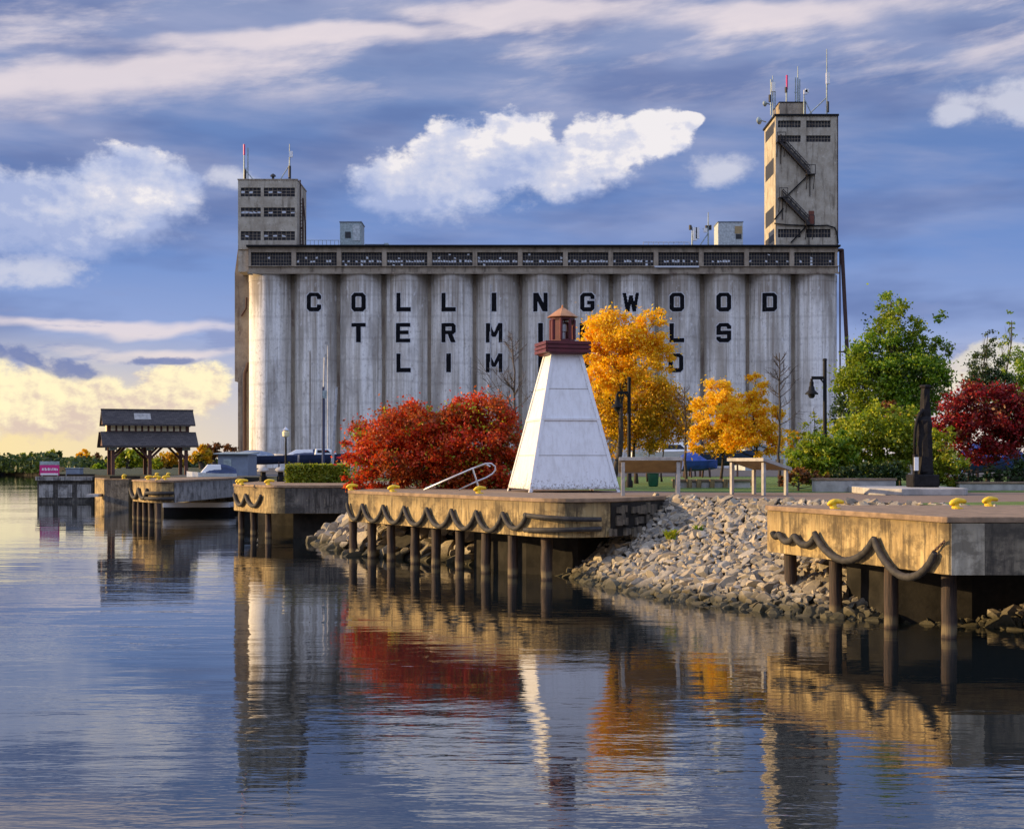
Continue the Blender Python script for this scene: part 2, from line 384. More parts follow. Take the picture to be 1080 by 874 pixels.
def silo_mat():
    m, nt, b = newmat('silo_whitewash'); p = pos(nt); x, y, z = sep(nt, p)
    st = noise(nt, combine(nt, x*.55, y*.3, z*.022), 1.0, 5, .6)
    st2 = noise(nt, combine(nt, x*2.6, y*1.2, z*.05), 1.0, 6, .65)
    st3 = noise(nt, combine(nt, x*.25, y*.1, z*.12), 1.0, 5, .6)
    pt = noise(nt, combine(nt, x*.22+3.0, y*.1, z*.055), 1.0, 5, .62)
    c = mixc(nt, (st*.5+st2*.3+pt*.2).ss(.42, .57), (.88, .855, .80), (.54, .50, .435))
    c = mixc(nt, pt.ss(.50, .66)*.6, c, (.27, .24, .21))
    c = mixc(nt, (st2*.75+st*.25).ss(.53, .68)*.7, c, (.235, .185, .135))
    c = mixc(nt, st3.ss(.52, .75)*.55, c, (.30, .28, .26))
    top = (z+(st2-.5)*16.0).ss(27.5, 35.0)                                         # rust and damp run down from the gallery
    c = mixc(nt, top*.62, c, (.20, .155, .11))
    pour = nt.nodes.new('ShaderNodeTexWave'); pour.wave_type = 'BANDS'; pour.bands_direction = 'Z'
    pour.inputs['Scale'].default_value = .085; pour.inputs['Distortion'].default_value = 1.6; pour.inputs['Detail'].default_value = 2
    nt.links.new(p, pour.inputs['Vector'])
    c = mixc(nt, S(nt, pour.outputs[1]).ss(.93, 1.0)*.16, c, (.17, .15, .13))
    sp = noise(nt, combine(nt, x*1.4, y, z*1.1), 1.0, 6, .75)
    c = mixc(nt, sp.ss(.54, .70)*.6, c, (.19, .165, .14))
    sp2 = noise(nt, combine(nt, x*3.2, y*2.0, z*1.7), 1.0, 6, .75)
    c = mixc(nt, sp2.ss(.50, .70)*.5, c, (.29, .265, .235))
    c = mixc(nt, noise(nt, combine(nt, x*1.1+31.0, y, z*.5), 1.0, 5, .7).ss(.57, .72)*.6, c, (.82, .81, .80))
    oi = nt.nodes.new('ShaderNodeObjectInfo'); rn = S(nt, oi.outputs['Random'])
    c = mixc(nt, rn.ss(.35, 1.0)*st.ss(.3, .6)*.42, c, (.34, .29, .225))
    nt.links.new(c.k, b.inputs['Base Color']); b.inputs['Roughness'].default_value = .9
    bump(nt, b, sp, .25, .12); return m
M['silo'] = silo_mat()
def grime(name, a, b_, d):
    m, nt, b = newmat(name); p = pos(nt); x, y, z = sep(nt, p)
    st = noise(nt, combine(nt, x*1.1, y*1.1, z*.16), 1.0, 6, .65); bl = noise(nt, p, .5, 6, .7); sp = noise(nt, p, 1.6, 6, .75)
    c = mixc(nt, bl.ss(.35, .65), a, b_); c = mixc(nt, st.ss(.50, .68)*.7, c, d)
    c = mixc(nt, sp.ss(.58, .72)*.6, c, tuple(min(1, t*1.8) for t in b_)); c = mixc(nt, noise(nt, p, 2.3, 5, .7).ss(.57, .7)*.6, c, d)
    nt.links.new(c.k, b.inputs['Base Color']); b.inputs['Roughness'].default_value = .9
    bump(nt, b, sp+bl, .4, .1); return m
M['gallery'] = grime('gallery_concrete', (.27, .215, .155), (.38, .315, .235), (.08, .06, .042))
M['tower'] = grime('tower_concrete', (.35, .30, .225), (.47, .42, .33), (.12, .095, .065))
M['stair'] = plain('dark_stair_steel', (.02, .016, .015), .7)
M['annex'] = grime('annex_concrete', (.24, .19, .14), (.32, .27, .20), (.10, .06, .045))
def letterpaint():
    m, nt, b = newmat('black_letter_paint'); p = pos(nt); x, y, z = sep(nt, p)
    w = noise(nt, combine(nt, x*2.2, y, z*1.0), 1.0, 6, .75)
    c = mixc(nt, w.ss(.58, .72)*.55, (.009, .009, .011), (.17, .165, .16)); nt.links.new(c.k, b.inputs['Base Color'])
    b.inputs['Roughness'].default_value = .9; b.inputs['Specular IOR Level'].default_value = .05; return m
M['letter'] = letterpaint()
M['letter_rim'] = plain('white_letter_paint', (.60, .60, .61), .8, 0, .2, 1.5)
def lhpaint():
    m, nt, b = newmat('white_boarding'); p = pos(nt); x, y, z = sep(nt, p)
    st = noise(nt, combine(nt, x*9.0, y*9.0, z*.7), 1.0, 5, .65)
    low = z.ss(2.35, 3.0, 1.0, 0.0)
    sp = noise(nt, p, 13, 6, .75)
    c = mixc(nt, st.ss(.42, .72)*.5, (.74, .75, .76), (.52, .51, .49))
    c = mixc(nt, noise(nt, p, 1.7, 6, .7).ss(.45, .7)*.3, c, (.50, .50, .48))
    c = mixc(nt, (sp+low*.14).ss(.62, .70)*.8, c, (.20, .15, .11))                 # chips and splashes near the foot
    nt.links.new(c.k, b.inputs['Base Color']); b.inputs['Roughness'].default_value = .55
    bump(nt, b, st+sp*.3, .15, .02); return m
M['lighthouse'] = lhpaint()
def shingle():
    m, nt, b = newmat('dark_shingles'); p = pos(nt); x, y, z = sep(nt, p)
    br = nt.nodes.new('ShaderNodeTexBrick'); nt.links.new(combine(nt, x, z*1.4), br.inputs['Vector'])
    br.inputs['Scale'].default_value = 1; br.inputs['Brick Width'].default_value = .3; br.inputs['Row Height'].default_value = .18; br.inputs['Mortar Size'].default_value = .012
    br.inputs['Color1'].default_value = (.05, .042, .04, 1); br.inputs['Color2'].default_value = (.085, .072, .066, 1); br.inputs['Mortar'].default_value = (.02, .02, .025, 1)
    nt.links.new(br.outputs[0], b.inputs['Base Color']); b.inputs['Roughness'].default_value = .9; return m
M['shingle'] = shingle()
def watermat():
    m, nt, b = newmat('harbour_water'); p = pos(nt); x, y, z = sep(nt, p)
    b.inputs['Base Color'].default_value = (.006, .010, .012, 1); b.inputs['Roughness'].default_value = .015
    b.inputs['IOR'].default_value = 2.5
    patch = noise(nt, combine(nt, x*.055, y*.10, 0.0), 1.0, 4, .6)
    amp = patch.ss(.38, .66, .22, 1.25)
    n1 = noise(nt, combine(nt, x*.8, y*2.3, 1.0), 1.0, 3, .5)
    n2 = noise(nt, combine(nt, x*2.2, y*6.0, 4.0), 1.0, 3, .55)
    n3 = noise(nt, combine(nt, x*.16, y*.5, 2.0), 1.0, 2, .5)
    near = y.ss(14.0, 60.0, 1.0, .55)
    h = (n1*.0098+n2*.0032)*amp*near + n3*.012
    bump(nt, b, h, 1.0, 1.0); return m
M['water'] = watermat()
def leafmat(name, cols, patch=None, trans=.35):
    m = bpy.data.materials.new(name); m.use_nodes = True; nt = m.node_tree; nt.nodes.clear()
    g = nt.nodes.new('ShaderNodeNewGeometry'); r = S(nt, g.outputs['Random Per Island'])
    n = len(cols); c = ramp(nt, r, [((i+.5)/n, k) for i, k in enumerate(cols)])
    if patch: c = mixc(nt, noise(nt, g.outputs['Position'], patch[1], 3, .5).ss(.45, .62)*patch[2], c, patch[0])
    d = nt.nodes.new('ShaderNodeBsdfDiffuse'); t = nt.nodes.new('ShaderNodeBsdfTranslucent'); gl = nt.nodes.new('ShaderNodeBsdfGlossy'); gl.inputs['Roughness'].default_value = .5
    gl.inputs['Color'].default_value = (.6, .6, .6, 1)
    mx = nt.nodes.new('ShaderNodeMixShader'); mx.inputs[0].default_value = trans
    m2 = nt.nodes.new('ShaderNodeMixShader'); m2.inputs[0].default_value = .04
    o = nt.nodes.new('ShaderNodeOutputMaterial')
    nt.links.new(c.k, d.inputs[0]); nt.links.new(c.k, t.inputs[0])
    nt.links.new(d.outputs[0], mx.inputs[1]); nt.links.new(t.outputs[0], mx.inputs[2])
    nt.links.new(mx.outputs[0], m2.inputs[1]); nt.links.new(gl.outputs[0], m2.inputs[2]); nt.links.new(m2.outputs[0], o.inputs[0])
    return m
L = {}
L['red'] = leafmat('scarlet_leaves', [(.46, .022, .006), (.68, .045, .008), (.82, .10, .012), (.56, .034, .007), (.86, .20, .02), (.20, .05, .010)], ((.12, .10, .014), .9, .45), .5)
L['crimson'] = leafmat('crimson_leaves', [(.18, .006, .010), (.34, .010, .016), (.46, .018, .02), (.24, .010, .012), (.14, .02, .012)], ((.06, .02, .012), .8, .4))
L['orange'] = leafmat('orange_yellow_leaves', [(.94, .56, .006), (.96, .66, .012), (.92, .47, .006), (.96, .74, .02), (.88, .40, .006)], ((.60, .38, .02), .8, .3), .5)
L['gold'] = leafmat('golden_olive_leaves', [(.80, .42, .010), (.58, .38, .012), (.88, .48, .012), (.42, .32, .014), (.72, .32, .008)], ((.26, .26, .014), .7, .55), .55)
L['yellow'] = leafmat('yellow_leaves', [(.92, .64, .015), (.90, .56, .012), (.94, .72, .03), (.86, .48, .010)], None, .5)
L['green'] = leafmat('green_leaves', [(.10, .22, .008), (.17, .31, .012), (.24, .37, .014), (.06, .14, .008), (.33, .42, .02)], ((.30, .30, .016), .5, .45), .5)
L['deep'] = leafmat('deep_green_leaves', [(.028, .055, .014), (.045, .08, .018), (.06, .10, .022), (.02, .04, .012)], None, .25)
L['olive'] = leafmat('yellow_green_leaves', [(.27, .34, .010), (.40, .44, .014), (.17, .25, .008), (.52, .48, .02)], ((.06, .09, .015), .7, .5), .38)
L['rusty'] = leafmat('rusty_leaves', [(.22, .075, .018), (.15, .05, .016), (.28, .11, .02), (.10, .06, .02)], None, .3)
# ================================================================== SETTING
tag(MB().add([(-9000,-300,0),(9000,-300,0),(9000,12000,0),(-9000,12000,0)], [(0,1,2,3)]).build('water', M['water']), kind='structure')
SHORE = [(60,10),(16,28.5),(10.4,32.4),(9.4,34.8),(7.25,37.6),(4.3,42.2),(2.2,45),(-1.5,49.6),(-3.6,54.5),(-5.6,61.9),(-6.4,63.5),
         (-8.5,72),(-13.4,75),(-14.8,84),(-15.2,93.2),(-22.8,93.6),(-24.4,97),(-27.0,103.3),(-29.3,103.6),(-31.6,108.5),(-34.8,118.6),(-39.6,119),
         (-47,150),(-75,250),(-108,330),(-138,379),(-420,386),(-2500,430),(-9000,9000),(9000,9000),(9000,10)]
g = MB().add([(a, b, DK-.012) for a, b in SHORE[::-1]], [tuple(range(len(SHORE)))]).build('ground', M['scrub'])
tag(g, kind='structure')
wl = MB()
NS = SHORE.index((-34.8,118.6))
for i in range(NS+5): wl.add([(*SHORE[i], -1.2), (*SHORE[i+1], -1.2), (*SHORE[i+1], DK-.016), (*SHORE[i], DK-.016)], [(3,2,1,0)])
tag(wl.build('quay_wall', M['wetwall'], origin=(-10,62,0)), 'long dark stained concrete quay wall edging the harbour behind the piers', 'wall')  # near-black colour stands in for the shade behind the piers
sb = MB()
for i in range(NS+5, NS+8): a, b = SHORE[i], SHORE[i+1]; sb.add([(a[0]-3,a[1]-5,-.4),(b[0]-3,b[1]-5,-.4),(b[0],b[1],DK-.02),(a[0],a[1],DK-.02)], [(3,2,1,0)])
tag(sb.build('shore_bank', M['scrub']), kind='structure')
def sheet(name, pts, dz, mat, kind='structure'):
    return tag(MB().add([(a, b, DK+dz) for a, b in pts], [tuple(range(len(pts)))]).build(name, mat), kind=kind)
sheet('promenade', [(15.98,28.52),(10.42,32.43),(9.42,34.82),(7.27,37.62),(4.33,42.22),(2.22,45.02),(-1.48,49.62),(-3.58,54.5),(-5.58,61.92),(-6.3,63.5),(-8.3,72),(60,72),(60,11)], -.009, M['paving'])
sheet('lawn', [(-4,60),(-2,55),(3,50.5),(6,47.5),(9.5,46.5),(15,47),(60,47),(75,96),(-12,96)], -.006, M['lawn'])
sheet('lawn_strip', [(9.6,34.6),(9.75,33.1),(30,33.1),(30,35.2),(13,36.2)], -.006, M['lawn'])
sheet('yard', [(-24,98),(120,98),(160,380),(-60,380)], -.006, M['asphalt'])
# ------------------------------------------------------------------ piers
def arc(cx, cy, r, a0, a1, n=7): return [(cx+r*math.cos(R(a0+(a1-a0)*i/n)), cy+r*math.sin(R(a0+(a1-a0)*i/n))) for i in range(n+1)]
def face_point(px, A, B, off=0.0):
    """where the bearing px meets the face line A-B (moved outwards by off)"""
    A = Vector(A); B = Vector(B); d = (B-A).normalized(); n = Vector((d.y, -d.x))
    if n.dot(-A) < 0: n = -n
    A = A+n*off; k = (px-540.0)/F
    t = (k*A.y-A.x)/(d.x-k*d.y); q = A+d*t; return q.x, q.y
def loop(mb, p, q, zp, zq, sag, r=.085, n=26):
    pts = []
    for i in range(n+1):
        t = i/n; s = 4*t*(1-t); s = s**.8
        pts.append((p[0]+(q[0]-p[0])*t, p[1]+(q[1]-p[1])*t, zp+(zq-zp)*t-sag*s))
    return mb.tube(pts, [r*.75]+[r*(1.06 if i % 2 else .95) for i in range(1, n)]+[r*.75], 9)
def pile(root, x, y, r, top):
    mb = MB(); rg = random.Random(int(x*977+y*131)); n = 7
    mb.tube([(x+rg.uniform(-.012,.012), y+rg.uniform(-.012,.012), -1.0+(top+1.0)*i/n) for i in range(n+1)], [r*rg.uniform(.94,1.05) for i in range(n+1)], 12)
    return mb.build('pile', M['pile'], root, smooth=True)
def pier(name, label, deck, bottom, mat='fascia', capw=.05, caph=.11):
    cx = sum(p[0] for p in deck)/len(deck); cy = sum(p[1] for p in deck)/len(deck)
    root = thing('pier', label, 'pier', (cx, cy, 0), 'concrete piers on piles along the harbour')
    MB().prism(deck, bottom, DK-caph-.004).build('platform', M[mat], root, bevel=.02)
    c = Vector((cx, cy)); big = []
    for p in deck:
        v = Vector(p)-c; big.append(tuple(c+v*(1+capw/max(v.length, .1))))
    MB().prism(big, DK-caph, DK).build('deck', M['curb'], root, bevel=.02)
    return root
# the middle pier under the lighthouse
A1, B1 = (-5.75, 50.0), (.55, 39.6)
deck1 = [A1, B1]+arc(1.62, 40.25, 1.22, 213, 282, 7)[1:]+[(2.7,39.35),(4.45,41.6),(2.3,45.3),(-1.4,49.8),(-3.4,53.6),(-5.0,54.4)]
P1 = pier('pier', 'long concrete pier on nine piles carrying the white lighthouse', deck1, 1.22)
for px in (372.6,392.4,412.6,437.8,460,485,512.7,541): pile(P1, *face_point(px, A1, B1, -.30), .15, 1.215)
pile(P1, .98, 39.9, .16, 1.215)
pk = [362,382,404,426,450,476,502,530,555.5]
for i in range(8):
    p = face_point(max(pk[i], 366), A1, B1, .10); q = face_point(pk[i+1], A1, B1, .10)
    loop(MB(), p, q, 1.86, 1.86, .56 if i < 7 else .44, .07).build('fender', M['rubber'], P1, smooth=True)
bandp = [face_point(553, A1, B1, .10)]+arc(1.62, 40.25, 1.33, 206, 280, 9)+[(2.45, 39.05)]
for z0, z1 in ((1.82, 1.72), (1.40, 1.46)):
    MB().tube([(p[0], p[1], z0+(z1-z0)*i/(len(bandp)-1)) for i, p in enumerate(bandp)], .068, 8).build('fender', M['rubber'], P1, smooth=True)
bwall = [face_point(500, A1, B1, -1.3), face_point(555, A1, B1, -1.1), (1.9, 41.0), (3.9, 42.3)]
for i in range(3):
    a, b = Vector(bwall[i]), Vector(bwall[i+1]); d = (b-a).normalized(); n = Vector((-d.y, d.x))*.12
    MB().prism([tuple(a), tuple(b-d*.004), tuple(b-d*.004+n), tuple(a+n)], -1.0, 1.2).build('base_wall', M['wetwall'], P1)  # back wall carries the under-deck shade in its colour
# broken facing stones on the shaded side of the middle pier
fs = MB(); rg = random.Random(4)
for i in range(16):
    t = i/15; x = 2.75+(4.4-2.75)*t; y = 39.35+(41.6-39.35)*t-.02
    for j in range(3):
        if rg.random() < .75: fs.obox((x+rg.uniform(-.03,.03), y-.03, 1.36+j*.3+rg.uniform(-.04,.04)), (.11+rg.random()*.14, rg.uniform(.05,.16), .16+rg.random()*.14), Matrix.Rotation(R(50+rg.uniform(-14,14)), 3, 'Z'))
fs.build('facing_stone', M['front_dark'], P1)
def facing(root, a, b, z0, z1, mat, th=.03):
    a = Vector(a); b = Vector(b); d = (b-a).normalized(); n = Vector((d.y, -d.x))
    if n.y > 0: n = -n
    MB().prism([tuple(a+n*.006), tuple(b+n*.006), tuple(b+n*th), tuple(a+n*th)], z0, z1).build('front_facing', M[mat], root)
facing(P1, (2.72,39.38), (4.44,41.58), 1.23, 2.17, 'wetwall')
# the near pier, lower right
A2, B2 = (7.90, 26.0), (5.92, 32.5)
P2 = pier('pier', 'nearest concrete pier, at the lower right, with two long rubber fender loops', [A2, (7.97,25.93), (9.6,25.9), (16.5,25.9), (30,25.9), (30,33.0), (5.92,33.0), B2], 1.24)
for px in (834, 881, 940): pile(P2, *face_point(px, A2, B2, -.35), .145, 1.235)
pile(P2, 8.22, 26.75, .145, 1.235); pile(P2, 13.2, 26.9, .15, 1.235)
bw2 = [face_point(893, A2, B2, -.9), face_point(945, A2, B2, -1.0), (9.3, 28.75), (20, 28.75)]  # added dark wall hides the lit rocks to suggest shade under the pier
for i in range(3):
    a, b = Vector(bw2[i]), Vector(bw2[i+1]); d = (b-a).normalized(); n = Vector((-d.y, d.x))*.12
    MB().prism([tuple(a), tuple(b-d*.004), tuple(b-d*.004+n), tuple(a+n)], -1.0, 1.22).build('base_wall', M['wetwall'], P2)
lp = [(812,822,1.72,.10),(822,838,1.70,.17),(838,859,1.70,.20),(859,922,1.80,.52),(922,986,1.80,.60)]
for i, (a, b, z, sg) in enumerate(lp):
    p = face_point(max(a, 815), A2, B2, .10); q = face_point(b, A2, B2, .10)
    loop(MB(), p, q, z, z if i < 4 else 1.64, sg, .074).build('fender', M['rubber'], P2, smooth=True)
ch = MB(); p = Vector((*face_point(984, A2, B2, .09), 1.64)); q = Vector((*face_point(996.5, A2, B2, .03), 1.86))
for i in range(7):
    a = p+(q-p)*i/7; b = p+(q-p)*(i+1)/7; ch.bar(a, b, .05 if i % 2 else .02, .02 if i % 2 else .05)
ch.build('chain', M['rust'], P2)
# cold joints and a lighter corner block on the grey front
MB().box(7.99, 8.60, 25.872, 25.893, 1.243, 2.18).build('corner_facing', M['fascia_warm'], P2)
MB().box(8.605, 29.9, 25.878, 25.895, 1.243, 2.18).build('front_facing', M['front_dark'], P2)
# farther piers
A3, B3 = (-12.75, 65.2), (-10.75, 61.6)
P3 = pier('pier', 'short concrete pier with two fender loops and three piles beside the red shrubs', [A3, B3]+arc(-10.05, 61.85, .72, 205, 268, 5)[1:]+[(-5.7,61.3),(-5.7,74),(-13.2,75.2)], 1.08)
for px in (254.5, 267.5, 283): pile(P3, *face_point(px, A3, B3, -.3), .14, 1.075)
for a, b in ((245,259),(259,275)):
    loop(MB(), face_point(max(a,247), A3, B3, .10), face_point(b, A3, B3, .10), 1.86, 1.86, .5, .085).build('fender', M['rubber'], P3, smooth=True)
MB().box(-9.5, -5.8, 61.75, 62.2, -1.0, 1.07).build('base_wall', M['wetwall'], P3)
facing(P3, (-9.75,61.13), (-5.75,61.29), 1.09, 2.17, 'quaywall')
A4, B4 = (-21.5, 80.6), (-19.85, 77.6)
P4 = pier('pier', 'rounded concrete pier end with yellow mooring posts in front of the pavilion', [A4, B4]+arc(-18.9, 78.0, 1.05, 200, 300, 6)[1:]+[(-17.6,93.4),(-22.4,93.4)], 1.08)
for i, px in enumerate((142.5,147.5,153,159.5,167)): pile(P4, *face_point(px, A4, B4, -.3), .16, 1.075)
for a, b in ((136,146),(146,155)):
    loop(MB(), face_point(max(a,137.2), A4, B4, .10), face_point(b, A4, B4, .10), 1.84, 1.84, .55, .10).build('fender', M['rubber'], P4, smooth=True)
b4 = arc(-18.9, 78.0, 1.16, 200, 300, 7)
for z in (1.62, 1.32): MB().tube([(x, y, z) for x, y in b4], .09, 8).build('fender', M['rubber'], P4, smooth=True)
facing(P4, (-18.33,77.2), (-17.62,93.0), 1.09, 2.17, 'fascia_grey')
# concrete wall running back from it, with the floating dock along its foot
qw = MB(); a = Vector((-18.0,79.0)); b = Vector((-17.8,92.0))
MB()
t = tag(MB().box(XX(184,92.6), XX(249,92.6), 92.6, 93.15, .3, DK-.1).build('concrete_wall', M['fascia_grey'], origin=(-20,93,0)), 'grey concrete quay wall standing behind the long white floating dock', 'wall')
cp = MB().box(XX(183.5,92.4), XX(249,92.4), 92.4, 93.19, DK-.098, DK+.004).build('coping', M['curb'], t)
fd = thing('floating_dock', 'low white edged floating dock lying along the grey quay wall', 'dock', (XX(206,90), 90, 0))
x0, x1 = XX(171.5,90), XX(242,90)
MB().box(x0, x1, 90, 92.2, .42, .74).build('deck', M['white'], fd, bevel=.03)
MB().box(x0+.05, x1-.05, 90.06, 92.2, -.2, .415).build('float', M['black'], fd)
# the far corner block and the outer pier
b5 = [(XX(98,107),107.5),(XX(110,103),103),(XX(137,103),102.6),(XX(139,103),104.6),(XX(110,109),109)]
P5 = tag(MB().prism(b5, -1, 2.02).build('quay_block', M['fascia'], origin=(-30,104,0)), 'square concrete quay block with a sunlit yellow end and ledge', 'quay block')
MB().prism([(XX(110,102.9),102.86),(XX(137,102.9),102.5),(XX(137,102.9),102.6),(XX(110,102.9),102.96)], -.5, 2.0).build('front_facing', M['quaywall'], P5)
MB().box(XX(97,104), XX(109.4,104), 102.6, 104, .78, .98).build('ledge', M['cement'], P5)
MB().prism([(p[0], p[1]) for p in b5], 2.003, 2.1).build('coping', M['curb'], P5)
P6 = thing('outer_pier', 'dark low outer pier carrying the pink sign, farthest left', 'pier', (-36, 119, 0))
MB().box(XX(41,118), XX(100,118), 117.6, 121, -1, 1.75).build('wall', M['quaywall'], P6)
MB().box(XX(40,118), XX(100,118), 117.3, 121.2, 1.75, 2.1).build('deck', M['fascia_grey'], P6, bevel=.04)
rg = random.Random(8)
for k in range(3): MB().box(XX(42+k*20,118)+.1, XX(58+k*20,118), 117.5, 117.58, .35, 1.45).build('panel', M['fascia_grey'], P6)
# ------------------------------------------------------------------ riprap
T_ = [(16,28.5),(10.4,32.4),(9.4,34.8),(7.25,37.6),(4.3,42.2),(2.2,45),(-1.5,49.6),(-3.6,54.5),(-5.6,61.6)]
W_ = [(12.6,26.2),(9.8,28.3),(6.2,30.7),(3.6,34.3),(1.2,42.2),(-1.7,46.6),(-5.6,50.2),(-7.2,55.5),(-8.5,60.4)]
def poly_at(P, u):
    i = min(int(u), len(P)-2); t = u-i; return Vector(P[i])*(1-t)+Vector(P[i+1])*t
def bank(u, t):
    """t = 0 at the top of the slope, 1 at the waterline"""
    a = poly_at(T_, u); b = poly_at(W_, u); p = a+(b-a)*t; return Vector((p.x, p.y, 2.22*(1-t)))
bk = MB(); NU, NT = 64, 8
for i in range(NU+1):
    for j in range(NT+1): bk.v.append(tuple(bank(8*i/NU, -.03+1.5*j/NT)-Vector((0,0,.16))))
for i in range(NU):
    for j in range(NT): a = i*(NT+1)+j; bk.f.append((a, a+1, a+NT+2, a+NT+1)); bk.m.append(0)
tag(bk.build('bank', M['soil']), kind='structure')
def rock_mesh(seed, sub=2):
    bm = bmesh.new(); bmesh.ops.create_icosphere(bm, subdivisions=sub, radius=1.0); rg = random.Random(seed)
    pl = [(Vector((rg.gauss(0,1), rg.gauss(0,1), rg.gauss(0,1))).normalized(), rg.uniform(.42,.78)) for _ in range(11)]
    for v in bm.verts:
        for n, d in pl:
            k = v.co.dot(n)-d
            if k > 0: v.co -= n*k*.985
        v.co *= 1.18+rg.uniform(-.012,.012)
    me = bpy.data.meshes.new('rock'); bm.to_mesh(me); bm.free(); me.materials.append(M['rock'])
    me.polygons.foreach_set('use_smooth', [True]*len(me.polygons))
    try: me.set_sharp_from_angle(angle=R(20))
    except Exception: pass
    return me
RM = [rock_mesh(i) for i in range(14)]
rg = random.Random(21); rocks = []
def scatter(u0, u1, n, smin, smax, dmin, t0, t1):
    pts = []; tries = 0
    while len(pts) < n and tries < n*40:
        tries += 1; u = rg.uniform(u0, u1); t = rg.uniform(t0, t1); s = (smin+(smax-smin)*rg.random()**1.9)*(1.2 if t > .75 else 1.0); p = bank(u, t)
        if any((p-q[0]).length < dmin*(s+q[1]) for q in pts): continue
        pts.append((p, s, u, t))
    return pts
rocks += scatter(0.2, 4.05, 3600, .065, .21, .52, -.015, 1.07)
rocks += scatter(4.0, 7.9, 260, .16, .42, .56, .12, 1.08)
def place(p, s, u, t):
    a = poly_at(T_, u); b = poly_at(W_, u); d = (b-a).normalized(); nrm = Vector((d.x*2.2, d.y*2.2, (b-a).length)).normalized()
    q = nrm.to_track_quat('Z', 'Y').to_matrix()@Matrix.Rotation(rg.uniform(0, 6.28), 3, 'Z')@Matrix.Rotation(rg.uniform(-.6,.6), 3, 'X')@Matrix.Rotation(rg.uniform(-.4,.4), 3, 'Y')
    sc = (s*rg.uniform(1.0,1.75), s*rg.uniform(.75,1.1), s*rg.uniform(.5,.9))
    return Matrix.Translation(p+nrm*.02)@q.to_4x4()@Matrix.Diagonal((*sc, 1))
rocks.sort(key=lambda r: -r[1]/r[0].length)
names = {0: 'rounded pale grey brown stone lying on the riprap slope', 1: 'angular brown rock slab under the piers at the waterline'}
big = [r for r in rocks if r[2] > 4.05][:60]; near = [r for r in rocks if r[2] <= 4.05]
near.sort(key=lambda r: -r[1]/r[0].length); vis = [r for r in near if r[3] < 1.05]
indiv = vis[:236]+big; ids = set(map(id, indiv)); rest = [r for r in rocks if id(r) not in ids]
for r in indiv:
    o = bpy.data.objects.new('rock', RM[rg.randrange(14)]); C.objects.link(o); o.matrix_world = place(*r)
    k = 1 if r[2] > 4.05 else 0
    tag(o, names[k], 'rock', 'stones of the riprap slope between the two near piers' if k == 0 else 'rock slabs below the middle pier')
vs, fs, no = [], [], 0
for r in rest:
    me = RM[rg.randrange(14)]; mw = place(*r)
    vs += [tuple(mw@v.co) for v in me.vertices]; fs += [tuple(i+no for i in p.vertices) for p in me.polygons]; no += len(me.vertices)
me = bpy.data.meshes.new('riprap'); me.from_pydata(vs, [], fs); me.materials.append(M['rock']); me.polygons.foreach_set('use_smooth', [True]*len(me.polygons))
try: me.set_sharp_from_angle(angle=R(20))
except Exception: pass
o = bpy.data.objects.new('riprap', me); C.objects.link(o); tag(o, 'smaller stones filling the riprap slope below the promenade', 'riprap', None, 'stuff')
# tufts of weed on the slope
def tuft(p, n, h, mat, label, seed):
    rg = random.Random(seed); mb = MB()
    for i in range(n):
        a = rg.uniform(0, 6.28); l = h*rg.uniform(.5,1); b = Vector(p)+Vector((rg.uniform(-.12,.12), rg.uniform(-.12,.12), 0)); e = b+Vector((math.cos(a)*l*.7, math.sin(a)*l*.7, l)); w = Vector((-math.sin(a), math.cos(a), 0))*.022
        m_ = (b+e)/2+Vector((0,0,l*.16)); mb.add([b-w, b+w, m_+w*1.4, e, m_-w*1.4], [(0,1,2,3,4)])
    tag(mb.build('weed', mat, origin=p), label, 'plant')
tuft(bank(3.42,.50)+Vector((0,0,.1)), 44, .30, L['olive'], 'yellow green weed tuft growing among the riprap stones', 1)
tuft(bank(3.30,.40)+Vector((0,0,.1)), 20, .22, L['green'], 'small bright green weed above the yellow tuft on the riprap', 2)
# ------------------------------------------------------------------ mooring bollards
def make_bollard(loc, rz, label, s=1.0):
    root = thing('mooring_bollard', label, 'bollard', (0,0,0), 'yellow mooring bollards along the quay edges')
    MB().lathe([(.0,0),(.13,0),(.13,.025),(.0,.025)], n=14).build('base_plate', M['yellow'], root)
    MB().lathe([(.105,.025),(.085,.05),(.075,.10),(.08,.13)], (-.05,0,0), 14).build('neck', M['yellow'], root, smooth=True)
    MB().tube([(-.20,0,.085),(-.185,0,.105),(-.12,0,.145),(-.03,0,.178),(.07,0,.185),(.16,0,.172),(.215,0,.158),(.225,0,.155)], [.02,.055,.072,.072,.06,.055,.045,.02], 10).build('horn', M['yellow'], root, smooth='all')
    root.location = loc; root.rotation_euler = (0,0,rz); root.scale = (s*.85,)*3
    return root
bol = make_bollard((*face_point(881, A2, B2, -.32), DK+.002), R(12), 'yellow bollard at the outer edge of the nearest pier, leftmost of its three', 1.0)
def bo(x, y, rz, label, s=1.0): return dup(bol, (x, y, DK+.002), rz, label, s*.85)
bo(XX(1010,30.4), 30.4, R(20), 'large yellow bollard on the right of the nearest pier, nearer of the pair', 1.1)
bo(XX(1044,32.2), 32.2, R(15), 'yellow bollard at the back edge of the nearest pier beside the grass', 1.05)
bo(*face_point(371, A1, B1, -.3), R(20), 'yellow bollard at the far left corner of the lighthouse pier', 1.1)
bo(*face_point(415, A1, B1, -.3), R(10), 'yellow bollard on the lighthouse pier below the left red shrub', 1.1)
bo(XX(506,45), 45, R(25), 'yellow bollard beside the looped steel handrail', 1.15)
bo(XX(252,64.0), 64.0, R(60), 'yellow bollard farther back on the short pier with three piles', 1.2)
bo(XX(256,62.6), 62.6, R(10), 'yellow bollard at the left edge of the short pier with three piles', 1.2)
